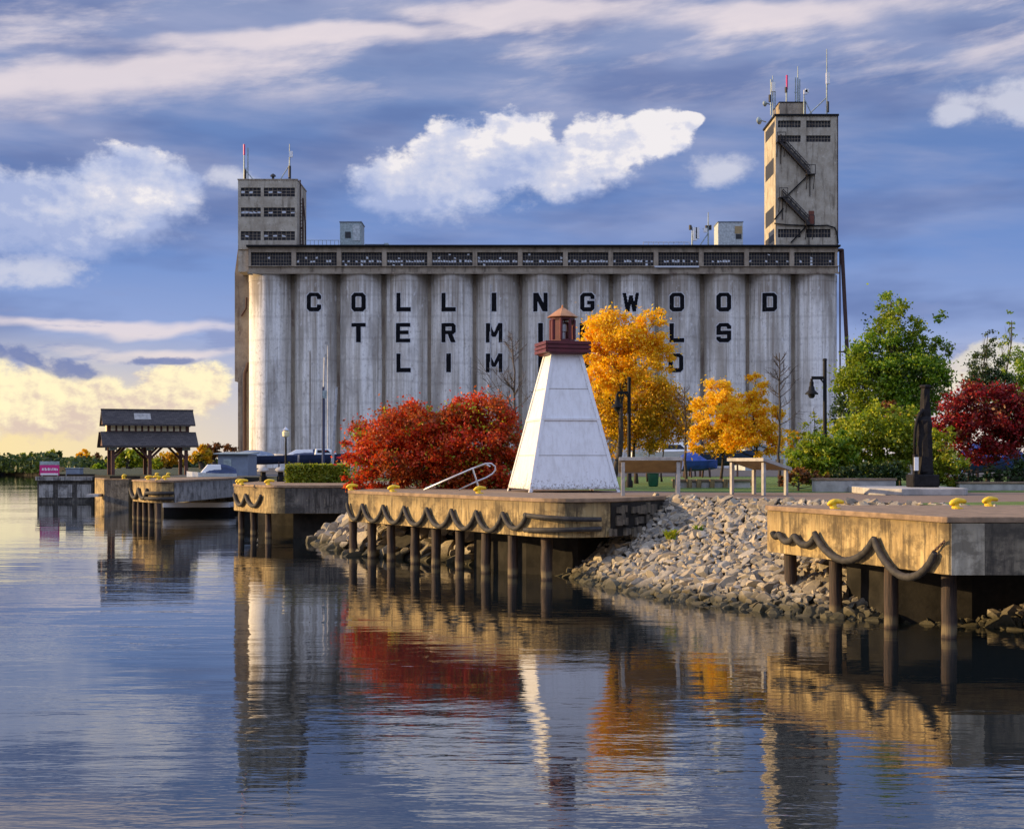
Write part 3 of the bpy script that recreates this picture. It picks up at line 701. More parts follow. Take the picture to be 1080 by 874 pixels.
bo(XX(284,62.0), 62.0, R(10), 'yellow bollard at the rounded corner of the short pier', 1.2)
bo(XX(131,101), 101.0, R(80), 'upright yellow bollard on the quay block left of the fendered pier end', 1.6).location.z = 2.1
bo(XX(157,79.4), 79.4, R(5), 'left yellow bollard of three on the rounded pier end', 1.2)
bo(XX(166,79.2), 79.2, R(185), 'middle yellow bollard of three on the rounded pier end', 1.2)
bo(XX(175,79.4), 79.4, R(5), 'right yellow bollard of three on the rounded pier end', 1.2)
bo(XX(165.5,98), 98, R(80), 'far yellow bollard between the pavilion posts, left one', 1.3)
bo(XX(177.5,98), 98, R(80), 'far yellow bollard between the pavilion posts, right one', 1.3)
# ------------------------------------------------------------------ lighthouse
def lighthouse():
    fl, fr = Vector((XX(559.5,46.6), 46.6)), Vector((XX(652,47.3), 47.3))
    ex = (fr-fl).normalized(); ey = Vector((-ex.y, ex.x)); side = (fr-fl).length
    c = (fl+fr)/2+ey*side/2
    root = thing('lighthouse', 'white tapered wooden harbour lighthouse with a maroon gallery and copper roof', 'lighthouse', (c.x, c.y, DK))
    hb, ht = side/2, .50; z0, z1 = DK+.10, DK+4.62
    def P(a, b, z, out=0.0):
        h = hb+(ht-hb)*(z-z0)/(z1-z0)+out; q = c+ex*a*h+ey*b*h; return Vector((q.x, q.y, z))
    cs = [(-1,-1),(1,-1),(1,1),(-1,1)]
    body = MB().add([P(a,b,z0) for a,b in cs]+[P(a,b,z1) for a,b in cs], [(3,2,1,0),(4,5,6,7),(0,1,5,4),(1,2,6,5),(2,3,7,6),(3,0,4,7)]).build('tower_body', M['lighthouse'], root)
    for a, b in cs:                                                  # corner boards, each an L of two battens
        mb = MB()
        for (da, db, up) in (((-a)*.055, 0, None), (0, (-b)*.055, None)):
            pass
        lo, hi = P(a, b, z0-.11, .022), P(a, b, z1, .022)
        for axis in (ex, ey):
            sgn = -a if axis is ex else -b
            off = Vector((axis.x, axis.y, 0))*sgn*.05
            perp = ey if axis is ex else ex; ps = b if axis is ex else a
            mb.bar(lo+off, hi+off*.9, .11, .035, up=(perp.x*ps, perp.y*ps, 0))
        mb.build('corner_board', M['lighthouse'], root)
    for k in range(4):
        a0, b0 = cs[k]; a1, b1 = cs[(k+1)%4]; nv = ((a0+a1)/2, (b0+b1)/2); up = ex*nv[0]+ey*nv[1]
        for z, hgt, th in ((DK+2.42,.075,.06), (DK+.14,.07,.05)):
            mb = MB(); mb.bar(P(a0,b0,z,.02), P(a1,b1,z,.02), th, hgt); mb.build('batten', M['lighthouse'], root)
        for z in (DK+1.22, DK+3.45):
            MB().bar(P(a0,b0,z,.004), P(a1,b1,z,.004), .012, .02).build('board_joint', M['woodgrey'], root)
    # gallery: three slats on each side of a square box
    gz = z1
    def sq(h, z): return [Vector((*(c+ex*a*h+ey*b*h), z)) for a, b in cs]
    gal = MB()
    A = sq(.62, gz); B = sq(.72, gz+.05); gal.add(A+B, [(3,2,1,0),(4,5,6,7),(0,1,5,4),(1,2,6,5),(2,3,7,6),(3,0,4,7)])
    B = sq(.715, gz+.051); D = sq(.715, gz+.43); gal.add(B+D, [(3,2,1,0),(4,5,6,7),(0,1,5,4),(1,2,6,5),(2,3,7,6),(3,0,4,7)])
    go = gal.build('gallery', M['maroon'], root)
    for k in range(4):
        a0, b0 = cs[k]; a1, b1 = cs[(k+1)%4]
        sl_ = MB()
        for z in (gz+.11, gz+.245, gz+.38):
            h = .765; p = Vector((*(c+ex*a0*h+ey*b0*h), z)); q = Vector((*(c+ex*a1*h+ey*b1*h), z)); dd = (q-p).normalized()*(.0 if k % 2 else .03); sl_.bar(p+dd, q-dd, .05, .105)
        sl_.build('slats', M['maroon'], go)
    # lantern room: eight posts, glass, lamp, eight-sided roof
    r = .405; lz0, lz1 = gz+.432, gz+1.28; yaw = math.atan2(ex.y, ex.x)
    ring = [(c.x+r*math.cos(yaw+R(22.5+45*k)), c.y+r*math.sin(yaw+R(22.5+45*k))) for k in range(8)]
    lan = MB().prism([(c.x+(p[0]-c.x)*1.04, c.y+(p[1]-c.y)*1.04) for p in ring], lz0, lz0+.10)
    lo = lan.build('lantern', M['maroon'], root)
    MB().prism([(c.x+(p[0]-c.x)*1.04, c.y+(p[1]-c.y)*1.04) for p in ring], lz1-.07, lz1).build('lintel', M['maroon'], lo)
    for p in ring:
        ps = MB(); ps.lathe([(.052, lz0+.101), (.052, lz1-.071)], (p[0], p[1], 0), 8); ps.build('post', M['maroon'], lo)
    for k in range(8):
        p, q = ring[k], ring[(k+1)%8]
        if k in (3, 4, 7, 0):                                        # boarded sides, glass left in front and behind
            MB().bar((p[0], p[1], (lz0+lz1)/2), (q[0], q[1], (lz0+lz1)/2), .02, lz1-lz0-.2).build('board', M['maroon'], lo)
    MB().lathe([(.10,lz0+.102),(.10,lz0+.36),(.14,lz0+.38),(.14,lz0+.62),(.05,lz0+.68),(.05,lz0+.75)], (c.x,c.y,0), 12).build('lamp', M['galv'], lo)
    rf = MB().lathe([(.52,lz1+.002),(.54,lz1+.02),(.40,lz1+.115),(.22,lz1+.24),(.07,lz1+.335),(.03,lz1+.345),(.03,lz1+.385),(.045,lz1+.40),(.0,lz1+.45)], (c.x,c.y,0), 8, yaw+R(22.5))
    rf.build('roof', M['copper'], root)
lighthouse()
# ------------------------------------------------------------------ handrail of a gangway
hr = thing('gangway_handrail', 'looped galvanised steel gangway handrail in front of the red shrubs', 'handrail', (XX(490,46), 46, DK))
Yh = 46.2
top = [(447,516.5),(497,494.5),(512,488.8),(518,488.6),(522,491.5),(522.5,495.5),(519.5,499.5),(513,503.5),(503,507.5),(484,516.5)]
MB().tube([W(a, b, Yh) for a, b in top], .026, 8).build('rail', M['galv'], hr, smooth='all')
MB().tube([W(498.5,494.5,Yh), W(503,508,Yh), W(505,517,Yh)], .028, 8).build('upright', M['galv'], hr)
MB().tube([W(449,515,Yh+1.3), W(497,494.5,Yh+1.3), W(512,489.2,Yh+1.3), W(517,492,Yh+1.3)], .03, 8).build('far_rail', M['galv'], hr)
# ------------------------------------------------------------------ interpretive panels
def panel(label, x, y, rz, Lx, Wd, zh, zl):
    root = thing('interpretive_panel', label, 'sign', (0,0,0), 'tilted information panels on the promenade')
    hx, hy = Lx/2, Wd/2; v = [(-hx,-hy,zh),(hx,-hy,zh),(hx,hy,zl),(-hx,hy,zl)]; t = .055
    MB().add([(a,b,c-t) for a,b,c in v]+[(a*.995,b,c) for a,b,c in v], [(3,2,1,0),(4,5,6,7),(0,1,5,4),(1,2,6,5),(2,3,7,6),(3,0,4,7)]).build('panel', M['tan'], root)
    fr = MB(); e = .03
    for i in range(4):
        p, q = Vector(v[i]), Vector(v[(i+1)%4]); ext = (q-p).normalized()*(.03 if i % 2 == 0 else -.035); fr.bar(p-ext+Vector((0,0,-.02)), q+ext+Vector((0,0,-.02)), .07, .10)
    fr.build('frame', M['woodgrey'], root, bevel=.008)
    for sx in (-1, 1):
        for yy in (-hy+.07, hy-.10):
            z = zh+(zl-zh)*(yy+hy)/Wd-.09; MB().box(sx*(hx-.09)-.055, sx*(hx-.09)+.055, yy-.045, yy+.045, 0, z).build('leg', M['woodgrey'], root, bevel=.008)
    root.location = (x, y, DK-.008); root.rotation_euler = (0,0,rz)
    return root
panel('weathered wooden information panel seen from behind, right beside the lighthouse', XX(686,42.2), 42.25, R(-4), 1.80, 1.0, 1.12, .74)
panel('weathered information panel seen end on, above the top of the riprap', XX(803,43.2), 43.6, R(-62), 1.75, 1.02, 1.10, .82)
# ------------------------------------------------------------------ monument on its plinth
mn_p = thing('plinth', 'low wide pale concrete plinth under the dark monument', 'plinth', (XX(972,44.6), 44.6, DK-.012))
x0, x1 = XX(921,43), XX(1023,43)
MB().prism([(x0,43.4),(x0+.75,42.6),(x1-.3,42.6),(x1,43.2),(x1+.3,47.2),(x0+.3,47.6)], DK-.012, DK+.20).build('plinth_base', M['cement'], mn_p, bevel=.03)
def monument():
    Y = 45.2; cx = XX(974,Y); z0 = DK+.202
    root = thing('monument', 'tall dark weathered stepped monument with a curved arm and small white plaque', 'monument', (cx, Y, z0))
    s = Y/F
    MB().box(cx-15*s, cx+13*s, Y-.42, Y+.42, z0, z0+.40).build('base', M['bronze'], root, bevel=.05)
    b = MB(); rg = random.Random(6)
    prof = [(501,9.5),(497,10),(490,9),(478,9),(468,8.6),(458,8),(449,8.2),(444,7.6),(439,5.6),(434,5.2),(422,4.8),(412,4.5),(408,4.3)]
    b.tube([(cx+(1.0 if q < 440 else .5)*s*2, Y, ZZ(q,Y)) for q, r in prof], [r*s*rg.uniform(.95,1.05) for q, r in prof], 9)
    b.v = [(v[0]+rg.uniform(-.022,.022), v[1]+rg.uniform(-.022,.022), v[2]) for v in b.v]; b.build('shaft', M['bronze'], root)
    MB().lathe([(.17,0),(.19,.02),(.19,.07),(.15,.09)], (cx+2*s,Y,ZZ(409,Y)), 10).build('cap', M['bronze'], root)
    MB().tube([(cx-1*s,Y-.1,ZZ(432,Y)),(cx-5*s,Y-.12,ZZ(436,Y)),(cx-8*s,Y-.14,ZZ(443,Y)),(cx-10*s,Y-.15,ZZ(452,Y)),(cx-11*s,Y-.15,ZZ(466,Y)),(cx-10.5*s,Y-.15,ZZ(480,Y))], [.06,.06,.055,.05,.045,.04], 7).build('arm', M['bronze'], root, smooth='all')
    MB().box(cx-14*s, cx-9.5*s, Y-.46, Y-.425, ZZ(496,Y), ZZ(482,Y)).build('plaque', M['white'], root)
    MB().box(cx-13.5*s, cx-10*s, Y-.424, Y-.2, ZZ(505,Y), ZZ(479,Y)).build('plaque_post', M['bronze'], root)
monument()
def lowwall(name, label, x0, x1, y0, y1, z1, cat, grp=None):
    root = thing(name, label, cat, ((x0+x1)/2, (y0+y1)/2, DK-.012), grp)
    MB().box(x0, x1, y0, y1, DK-.012, z1-.07).build('wall', M['cement'], root, bevel=.015)
    MB().box(x0-.03, x1+.03, y0-.03, y1+.03, z1-.067, z1).build('cap', M['curb'], root, bevel=.012)
lowwall('planter_wall', 'long low concrete planter wall in front of the green shrubs', XX(861,47.5), XX(945,47.5), 47.5, 48.2, DK+.45, 'planter wall')
lowwall('planter_wall', 'low shadowed concrete wall below the crimson shrub', XX(1012,50), XX(1110,50), 50, 50.6, DK+.30, 'planter wall')
bw = thing('seat_wall', 'low concrete seat wall with five pale posts behind the riprap', 'seat wall', (XX(752,55), 55.2, DK))
MB().box(XX(711,55), XX(792,55), 55.1, 55.5, DK-.006, DK+.26).build('wall', M['cement'], bw)
MB().box(XX(710,55), XX(793,55), 55.02, 55.55, DK+.262, DK+.33).build('cap', M['curb'], bw)
for px in (712,727,737,751,765): MB().box(XX(px-2.4,54.9), XX(px+2.4,54.9), 54.8, 55.018, DK-.006, DK+.335).build('post', M['fascia'], bw, bevel=.01)
# ================================================================== GRAIN ELEVATOR
FY = 238.0; k = FY/F
def ex_(px, Y=FY): return (px-540.0)*Y/F
def ez(py, Y=FY): return HC+(HZ-py)*Y/F
EL = thing('grain_elevator', 'huge grey concrete grain elevator with lettered silos and two head towers', 'grain elevator', (ex_(572), 246, DK-.012))
r_s = 3.67; yc = FY+r_s; zt = ez(288)
MB().box(ex_(263), ex_(883.5), yc-.9, 262, DK-.012, zt-.05).build('bin_block', M['annex'], EL)
SX = [ex_(262+47.77*(i+.5), yc) for i in range(13)]
silos = []
for x in SX:
    silos.append(MB().lathe([(r_s, DK-.012), (r_s, zt-1.2), (r_s+.05, zt-1.19), (r_s+.05, zt-.02)], (x, yc, 0), 80).build('silo', M['silo'], EL, smooth=True))
def ring(x, y, w, h, t, ch):
    def oct_(x, y, x0, y0, x1, y1, c):
        return x0 <= x <= x1 and y0 <= y <= y1 and (min(x-x0, x1-x)+min(y-y0, y1-y)) >= c
    return oct_(x, y, 0, 0, w, h, ch) and not oct_(x, y, t, t*.92, w-t, h-t*.92, max(ch-t*.55, 0))
def seg(x, y, ax, ay, bx, by, t):
    """slanted stroke of horizontal width t from (ax, ay) at the foot to (bx, by)"""
    if not min(ay,by) <= y <= max(ay,by): return False
    f = (y-ay)/(by-ay); c = ax+(bx-ax)*f; return c <= x <= c+t
def inside(c, x, y, w, h, t):
    if not (0 <= x <= w and 0 <= y <= h): return False
    if c == 'O': return ring(x, y, w, h, t, .5)
    if c == 'C': return ring(x, y, w, h, t, .5) and not (x > w-t-.01 and .36*h < y < .64*h)
    if c == 'G': return (ring(x, y, w, h, t, .5) and not (x > w-t-.01 and .50*h < y < .66*h)) or (x > w*.5 and .36*h < y < .36*h+t*.85)
    if c == 'D': return (ring(x, y, w, h, t, .5) and x > w*.5) or (x <= w*.5 and (x < t or y < t*.92 or y > h-t*.92))
    if c == 'L': return x < t or y < t*.92
    if c == 'I': return True
    if c == 'T': return y > h-t*.92 or abs(x-w/2) < t/2
    if c == 'E': return x < t or y < t*.85 or y > h-t*.85 or (abs(y-h/2) < t*.42 and x < w*.9)
    if c == 'N': return x < t or x > w-t or seg(x, y, w-t*1.15, 0, 0, h, t*1.15)
    if c == 'M': return x < t*.9 or x > w-t*.9 or seg(x, y, w/2-t*.45, h*.28, 0, h, t*.95) or seg(x, y, w/2-t*.5, h*.28, w-t*.95, h, t*.95)
    if c == 'W': return seg(x, y, w*.20, 0, 0, h, t*.85) or seg(x, y, w*.20, 0, w*.5-t*.42, h*.85, t*.85) or seg(x, y, w*.8-t*.85, 0, w*.5-t*.42, h*.85, t*.85) or seg(x, y, w*.8-t*.85, 0, w-t*.85, h, t*.85)
    if c == 'A': return seg(x, y, 0, 0, w*.5-t*.5, h, t) or seg(x, y, w-t, 0, w*.5-t*.5, h, t) or (abs(y-h*.3) < t*.4 and w*.2 < x < w*.8)
    if c == 'R': return x < t or (y > h*.42 and ring(x, y-h*.42, w, h*.58, t*.92, .4)) or (y > h*.42 and x < w*.5 and (y > h-t*.85 or y < h*.42+t*.85)) or seg(x, y, w-t*1.1, 0, w*.42, h*.46, t*1.1)
    if c == 'S': return (ring(x, y, w, h, t, .5) and not (x > w*.5 and .52*h+t*.4 < y < .70*h) and not (x < w*.5 and .30*h < y < .48*h-t*.4)) or (abs(y-h*.5) < t*.45 and w*.12 < x < w*.88)
    return False
def letter(c, si, px, y0, y1):
    cell = .09; h = (y1-y0)*k; w = 2.42; t = .74
    if c == 'I': w = .78
    if c in 'MW': w = 2.75; t = .68
    pad = 3; nx = int(w/cell)+1+2*pad; ny = int(h/cell)+1+2*pad
    m = np.zeros((ny, nx), bool)
    for j in range(ny):
        for i in range(nx): m[j, i] = inside(c, (i-pad+.5)*cell, (j-pad+.5)*cell, w, h, t)
    d = m.copy()
    for dj in range(-2, 3):
        for di in range(-2, 3):
            if dj*dj+di*di <= 2: d |= np.roll(np.roll(m, dj, 0), di, 1)
    d &= ~m
    xc = ex_(px); z0 = ez(y1)
    def mk(mask, off):
        mb = MB(); rr = r_s+off; sx = SX[si]
        def yy(x): return yc-math.sqrt(max(rr*rr-(x-sx)**2, .01))
        for j in range(ny):
            i = 0
            while i < nx:
                if not mask[j, i]: i += 1; continue
                e = i
                while e < nx and mask[j, e] and e-i < 4: e += 1
                xa = xc-w/2+(i-pad)*cell; xb = xc-w/2+(e-pad)*cell; za = z0+(j-pad)*cell; zb = za+cell
                mb.add([(xa,yy(xa),za),(xb,yy(xb),za),(xb,yy(xb),zb),(xa,yy(xa),zb)], [(0,1,2,3)]); i = e
        return mb
    o = mk(m, .035).build('letter', M['letter'], silos[si]); mk(d, .022).build('letter_outline', M['letter_rim'], silos[si])
for txt, pxs, y0, y1 in (('COLLINGWOOD', (331,378,425.5,473,521,570,619.5,665.5,714,763.5,812), 308.5, 328.5),
                         ('TERMINALS', (378,425,473,521,570,619,666,714,763.5), 340.5, 361),
                         ('LIMITED', (425.5,473,521,570,619,666,713), 372.5, 392.5)):
    for c, px in zip(txt, pxs): letter(c, min(range(13), key=lambda i: abs(SX[i]-ex_(px))), px, y0, y1)
# drain pipes on the silos
for px, ya, yb in ((327,370,480),(450.5,376,420),(517.5,300,425),(496,376,470),(835,290,480)):
    si = min(range(13), key=lambda i: abs(SX[i]-ex_(px))); dx = min(abs(ex_(px)-SX[si]), r_s-.05); y = yc-math.sqrt(r_s**2-dx*dx)-.10
    MB().tube([(ex_(px), y, ez(yb)), (ex_(px), y, ez(ya))], .085, 6).build('drain_pipe', M['galv'] if px != 327 else M['annex'], EL)
# gallery over the silos
gy = FY-.05; x0, x1 = ex_(262), ex_(884)
z_b, z_t = ez(287.2), ez(260.5); wz0, wz1 = ez(280.5), ez(266)
gal = MB(); gal.box(x0, x1, gy+.55, 258, z_b+.02, z_t-.02); gal.box(x0, x1, gy+.10, gy+.545, z_b+.04, wz0-.12); gal.box(x0, x1, gy+.10, gy+.545, wz1+.001, z_t-.03)
pw = 2.4*k
bx = [ex_(262+47.77*i) for i in range(14)]
for i in range(14): gal.box(bx[i]-pw+(pw if i == 0 else 0), bx[i]+pw-(pw if i == 13 else 0), gy, gy+.543, z_b+.03, z_t-.04)
GAL = gal.build('gallery', M['gallery'], EL)
MB().box(x0-.15, x1+.15, gy-.25, gy+.098, wz0-.118, wz0).build('ledge', M['gallery'], GAL)
MB().box(x0-.3, x1+.3, gy-.55, 258.2, z_t, z_t+.28).build('roof_slab', M['black'], GAL)
MB().box(x0-.1, x1+.1, gy-.18, gy+.04, z_b-.28, z_b+.028).build('sill_band', M['annex'], GAL)
rg = random.Random(5)
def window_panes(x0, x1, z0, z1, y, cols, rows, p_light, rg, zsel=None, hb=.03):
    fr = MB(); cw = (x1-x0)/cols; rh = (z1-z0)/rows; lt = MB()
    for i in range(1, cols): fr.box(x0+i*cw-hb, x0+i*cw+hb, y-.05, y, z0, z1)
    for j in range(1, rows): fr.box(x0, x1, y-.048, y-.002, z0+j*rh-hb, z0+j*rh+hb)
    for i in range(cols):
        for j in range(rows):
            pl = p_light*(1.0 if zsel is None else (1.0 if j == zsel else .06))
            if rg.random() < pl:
                lt.add([(x0+i*cw+.05,y-.02,z0+j*rh+.04+rg.random()*.2*rh),(x0+(i+1)*cw-.05,y-.02,z0+j*rh+.04+rg.random()*.2*rh),(x0+(i+1)*cw-.05,y-.02,z0+(j+1)*rh-.04-rg.random()*.55*rh),(x0+i*cw+.05,y-.02,z0+(j+1)*rh-.04-rg.random()*.4*rh)], [(0,1,2,3)])  # pale quads painted as sky seen through the openings
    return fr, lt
def window(parent, x0, x1, z0, z1, y, cols, rows, pl, zsel=None, hb=.03):
    w = MB(); w.add([(x0,y,z0),(x1,y,z0),(x1,y,z1),(x0,y,z1)], [(0,1,2,3)]); o = w.build('window', M['glass'], parent)
    fr, lt = window_panes(x0, x1, z0, z1, y, cols, rows, pl, rg, zsel, hb)
    fr.build('glazing_bars', M['annex'], o)
    return o, fr, lt
for i in range(13):
    a, b = bx[i]+pw+.05, bx[i+1]-pw-.05
    o, fr, lt = window(EL, a, b, wz0+.01, wz1-.01, gy+.50, 15, 4, (.75 if 0 < i < 9 else .35) if i > 0 else .03, 1, .018)
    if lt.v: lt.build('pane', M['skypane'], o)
MB().box(ex_(690), ex_(737), gy-.32, gy-.255, wz0-.30, wz0-.02).build('pale_ledge', M['skypane'], GAL)
# left head tower
tl_y = FY+.9
LT = MB(); LT.box(ex_(251,tl_y), ex_(313.5,tl_y), tl_y+.25, tl_y+10.5, z_t-4, ez(190,tl_y))
za = [190,198.0,207.2,219,228.7,244,253.3,263]
for i in (0,2,4,6): LT.box(ex_(251,tl_y), ex_(313.5,tl_y), tl_y, tl_y+.248, ez(za[i+1],tl_y), ez(za[i],tl_y)-.02)
for a, b in ((251,254),(275,278.2),(311,313.5)):
    for i in (1,3,5): LT.box(ex_(a,tl_y), ex_(b,tl_y), tl_y+.003, tl_y+.247, ez(za[i+1],tl_y)+.002, ez(za[i],tl_y)-.002)
LTO = LT.build('head_tower', M['tower'], EL)
tag(LTO, 'lower left head tower with three rows of broken windows')
for i in (1,3,5):
    for a, b, n in ((254,275,5),(278.2,311,7)):
        w = MB(); w.add([(ex_(a,tl_y),tl_y+.2,ez(za[i+1],tl_y)),(ex_(b,tl_y),tl_y+.2,ez(za[i+1],tl_y)),(ex_(b,tl_y),tl_y+.2,ez(za[i],tl_y)),(ex_(a,tl_y),tl_y+.2,ez(za[i],tl_y))], [(0,1,2,3)])
        fr, lt = window_panes(ex_(a,tl_y), ex_(b,tl_y), ez(za[i+1],tl_y), ez(za[i],tl_y), tl_y+.19, n, 3, .42, rg, 1)
        w.build('window', M['glass'], LTO); 
        if lt.v: lt.build('pane', M['skypane'], LTO)
        fr.build('glazing_bars', M['annex'], LTO)
MB().box(ex_(250.5,tl_y), ex_(314,tl_y), tl_y-.1, tl_y+10.6, ez(190,tl_y), ez(188.8,tl_y)).build('parapet', M['gallery'], LTO)
# outside ladder and pipes on the right of that tower
ld = MB(); yl = tl_y+3
for px in (316.5,319.5): ld.tube([(ex_(px,yl),yl,ez(260,yl)),(ex_(px,yl),yl,ez(209 if px > 318 else 190,yl))], .14, 6)
for j in range(14): ld.tube([(ex_(315,yl),yl,ez(258-j*3.6,yl)),(ex_(319.6,yl),yl,ez(258-j*3.6,yl))], .06, 5)
ld.tube([(ex_(317,yl),yl,ez(214,yl)),(ex_(313,yl),yl,ez(218,yl))], .2, 6); ld.tube([(ex_(319,yl),yl,ez(240,yl)),(ex_(313,yl),yl,ez(244,yl))], .16, 6)
ld.tube([(ex_(319.5,yl),yl,ez(209,yl)),(ex_(322,yl),yl,ez(235,yl)),(ex_(322.5,yl),yl,ez(260,yl))], .12, 6)
ld.build('ladder', M['rust'], EL)
# annex on the left flank
ya = FY+5.5
ann = MB()
for pts in ([(251,262),(265,262),(265,288),(247.6,288)],[(247.6,288),(266,288),(266,402),(247.6,402)],[(251,402),(266,402),(266,488),(251,488)]):
    f = [(ex_(p[0],ya),ya,ez(p[1],ya)) for p in pts]; bk_ = [(a,ya+12,c) for a,b,c in f]
    ann.add(f+bk_, [(3,2,1,0),(4,5,6,7),(0,1,5,4),(1,2,6,5),(2,3,7,6),(3,0,4,7)])
ann.build('annex', M['annex'], EL)
pp = MB(); pp.tube([(ex_(258,ya-.4),ya-.4,ez(488)),(ex_(258,ya-.4),ya-.4,ez(392)),(ex_(262,ya-.4),ya-.4,ez(380))], .3, 8); pp.tube([(ex_(254.5,ya-.4),ya-.4,ez(330)),(ex_(259.5,ya-.4),ya-.4,ez(322)),(ex_(260,ya-.4),ya-.4,ez(310))], .18, 6)
pp.build('rusty_spout', M['rust'], EL)
# right head tower
ty = FY+.25; tz0, tz1 = z_t+.282, ez(122.5,ty); tx0, tx1 = ex_(818,ty), ex_(883,ty); td = 10.6
RT = MB(); RT.box(tx0, tx1, ty+.3, ty+td, tz0, tz1)
rows = [(127.3,134.6),(143,149.8),(241.5,250.5)]; cols_ = [(820.5,844.5),(850.4,876)]
edges = [122.5]+[v for r in rows for v in r]+[257.3]
for i in range(0, len(edges), 2): RT.box(tx0, tx1, ty, ty+.298, ez(edges[i+1],ty) if i < 6 else tz0+.001, ez(edges[i],ty)-.004)
for a, b in ((818,820.5),(844.5,850.4),(876,883)):
    for ra, rb in rows: RT.box(ex_(a,ty), ex_(b,ty), ty+.003, ty+.297, ez(rb,ty)+.002, ez(ra,ty)-.006)
RTO = RT.build('head_tower', M['tower'], EL); tag(RTO, 'taller right head tower with a zigzag outside stair')
for ra, rb in rows:
    for a, b in cols_:
        w = MB(); w.add([(ex_(a,ty),ty+.25,ez(rb,ty)),(ex_(b,ty),ty+.25,ez(rb,ty)),(ex_(b,ty),ty+.25,ez(ra,ty)),(ex_(a,ty),ty+.25,ez(ra,ty))], [(0,1,2,3)]); w.build('window', M['glass'], RTO)
        fr, lt = window_panes(ex_(a,ty), ex_(b,ty), ez(rb,ty), ez(ra,ty), ty+.24, 8, 2, .05, rg); fr.build('glazing_bars', M['annex'], RTO)
for ya_, yb_ in ((126,138),(164,181),(215,232),(245,252)):       # openings in the sunlit flank
    w = MB(); w.box(tx0-.02, tx0+.05, ty+1.6, ty+td-1.2, ez(yb_,ty), ez(ya_,ty)); w.build('flank_window', M['dark'], RTO)
MB().box(tx0-.25, tx1+.25, ty-.25, ty+td+.2, tz1, tz1+.3).build('parapet', M['black'], RTO)
MB().box(ex_(822,ty+3), ex_(850,ty+3), ty+3, ty+9, tz1+.302, ez(108.5,ty+3)).build('penthouse', M['gallery'], RTO)
MB().box(ex_(821.5,ty+3), ex_(850.5,ty+3), ty+2.9, ty+9.1, ez(108.5,ty+3), ez(107.5,ty+3)).build('penthouse_roof', M['black'], RTO)
# zigzag stair
def flight(name, pa, pb, w=.9, rails=True):
    a = Vector((ex_(pa[0],ty),ty-.6,ez(pa[1],ty))); b = Vector((ex_(pb[0],ty),ty-.6,ez(pb[1],ty))); mb = MB()
    for dy in (-w/2, w/2):
        mb.bar(a+Vector((0,dy,0)), b+Vector((0,dy,0)), .12, .42)
        if rails:
            mb.bar(a+Vector((0,dy,1.25)), b+Vector((0,dy,1.25)), .10, .12); mb.bar(a+Vector((0,dy,.7)), b+Vector((0,dy,.7)), .06, .07)
            for i in range(7): p = a+(b-a)*i/6+Vector((0,dy,0)); mb.bar(p, p+Vector((0,0,1.25)), .08, .08)
    n = 18
    for i in range(n): p = a+(b-a)*(i+.5)/n; mb.obox(p, (.34, w-.13, .05))
    return mb.build(name, M['stair'], RTO)
flight('stair_flight', (822,151), (853,184.5)); flight('stair_flight', (824.5,208.5), (852.5,237.5))
for pa, pb in (((853.5,184),(826.5,210)),((850,239),(834,256)),((826,220),(816.5,232))):
    mb = MB(); mb.bar((ex_(pa[0],ty),ty-.2,ez(pa[1],ty)), (ex_(pb[0],ty),ty-.2,ez(pb[1],ty)), .25, .22); mb.build('stair_brace', M['black'], RTO)
ldg = MB()
for px, py in ((854,184.5),(823,150.5),(825,209),(853,237.5)):
    x, z = ex_(px,ty), ez(py,ty); ldg.box(x-.75, x+.75, ty-1.2, ty-.02, z-.12, z)
    for sx in (-.7,.7): ldg.box(x+sx-.05, x+sx+.05, ty-1.2, ty-1.1, z, z+1.5)
    ldg.box(x-.75, x+.75, ty-1.19, ty-1.11, z+1.42, z+1.52)
    for sx in (-.6,.6): ldg.bar((x+sx,ty-1.1,z-.1), (x+sx,ty-.05,z-2.4), .1, .1)
    ldg.box(x-.07, x+.07, ty-.2, ty-.06, z-3.6, z-.1)
ldg.build('stair_landing', M['stair'], RTO)
MB().box(ex_(852.8,ty), ex_(858.5,ty), ty-.06, ty-.005, ez(236.8,ty), ez(222.5,ty)).build('door', M['brick'], RTO)
MB().tube([(ex_(p[0],ty),ty-.25,ez(p[1],ty)) for p in ((816.5,236),(830,237.5),(858,238.5),(872,238),(880,240.5),(882.5,246),(883.5,257))], .13, 6).build('service_pipe', M['black'], RTO, smooth='all')
MB().tube([(tx1+.12,ty+.4,tz0), (tx1+.12,ty+.4,tz1)], .14, 6).build('downpipe', M['rust'], RTO)
# grain leg on the right flank
lg = MB(); lg.box(ex_(884.6), ex_(890.5), FY+1, FY+2.4, ez(263.4), ez(261.2)); yl = FY+1.6
lg.bar((ex_(888,yl),yl,ez(263,yl)), (ex_(895.5,yl),yl,ez(410,yl)), .55, .5); lg.bar((ex_(885.8,yl),yl,ez(263,yl)), (ex_(886.2,yl),yl,ez(470,yl)), .22, .22)
lg.bar((ex_(884.5,yl),yl,ez(371,yl)), (ex_(900,yl),yl,ez(371,yl)), .22, .22); lg.bar((ex_(885,yl),yl,ez(398,yl)), (ex_(892,yl),yl,ez(420,yl)), .35, .3); lg.bar((ex_(895.5,yl),yl,ez(410,yl)),(ex_(895.5,yl),yl,DK),.4,.4)
lg.build('grain_spout', M['rust'], EL)
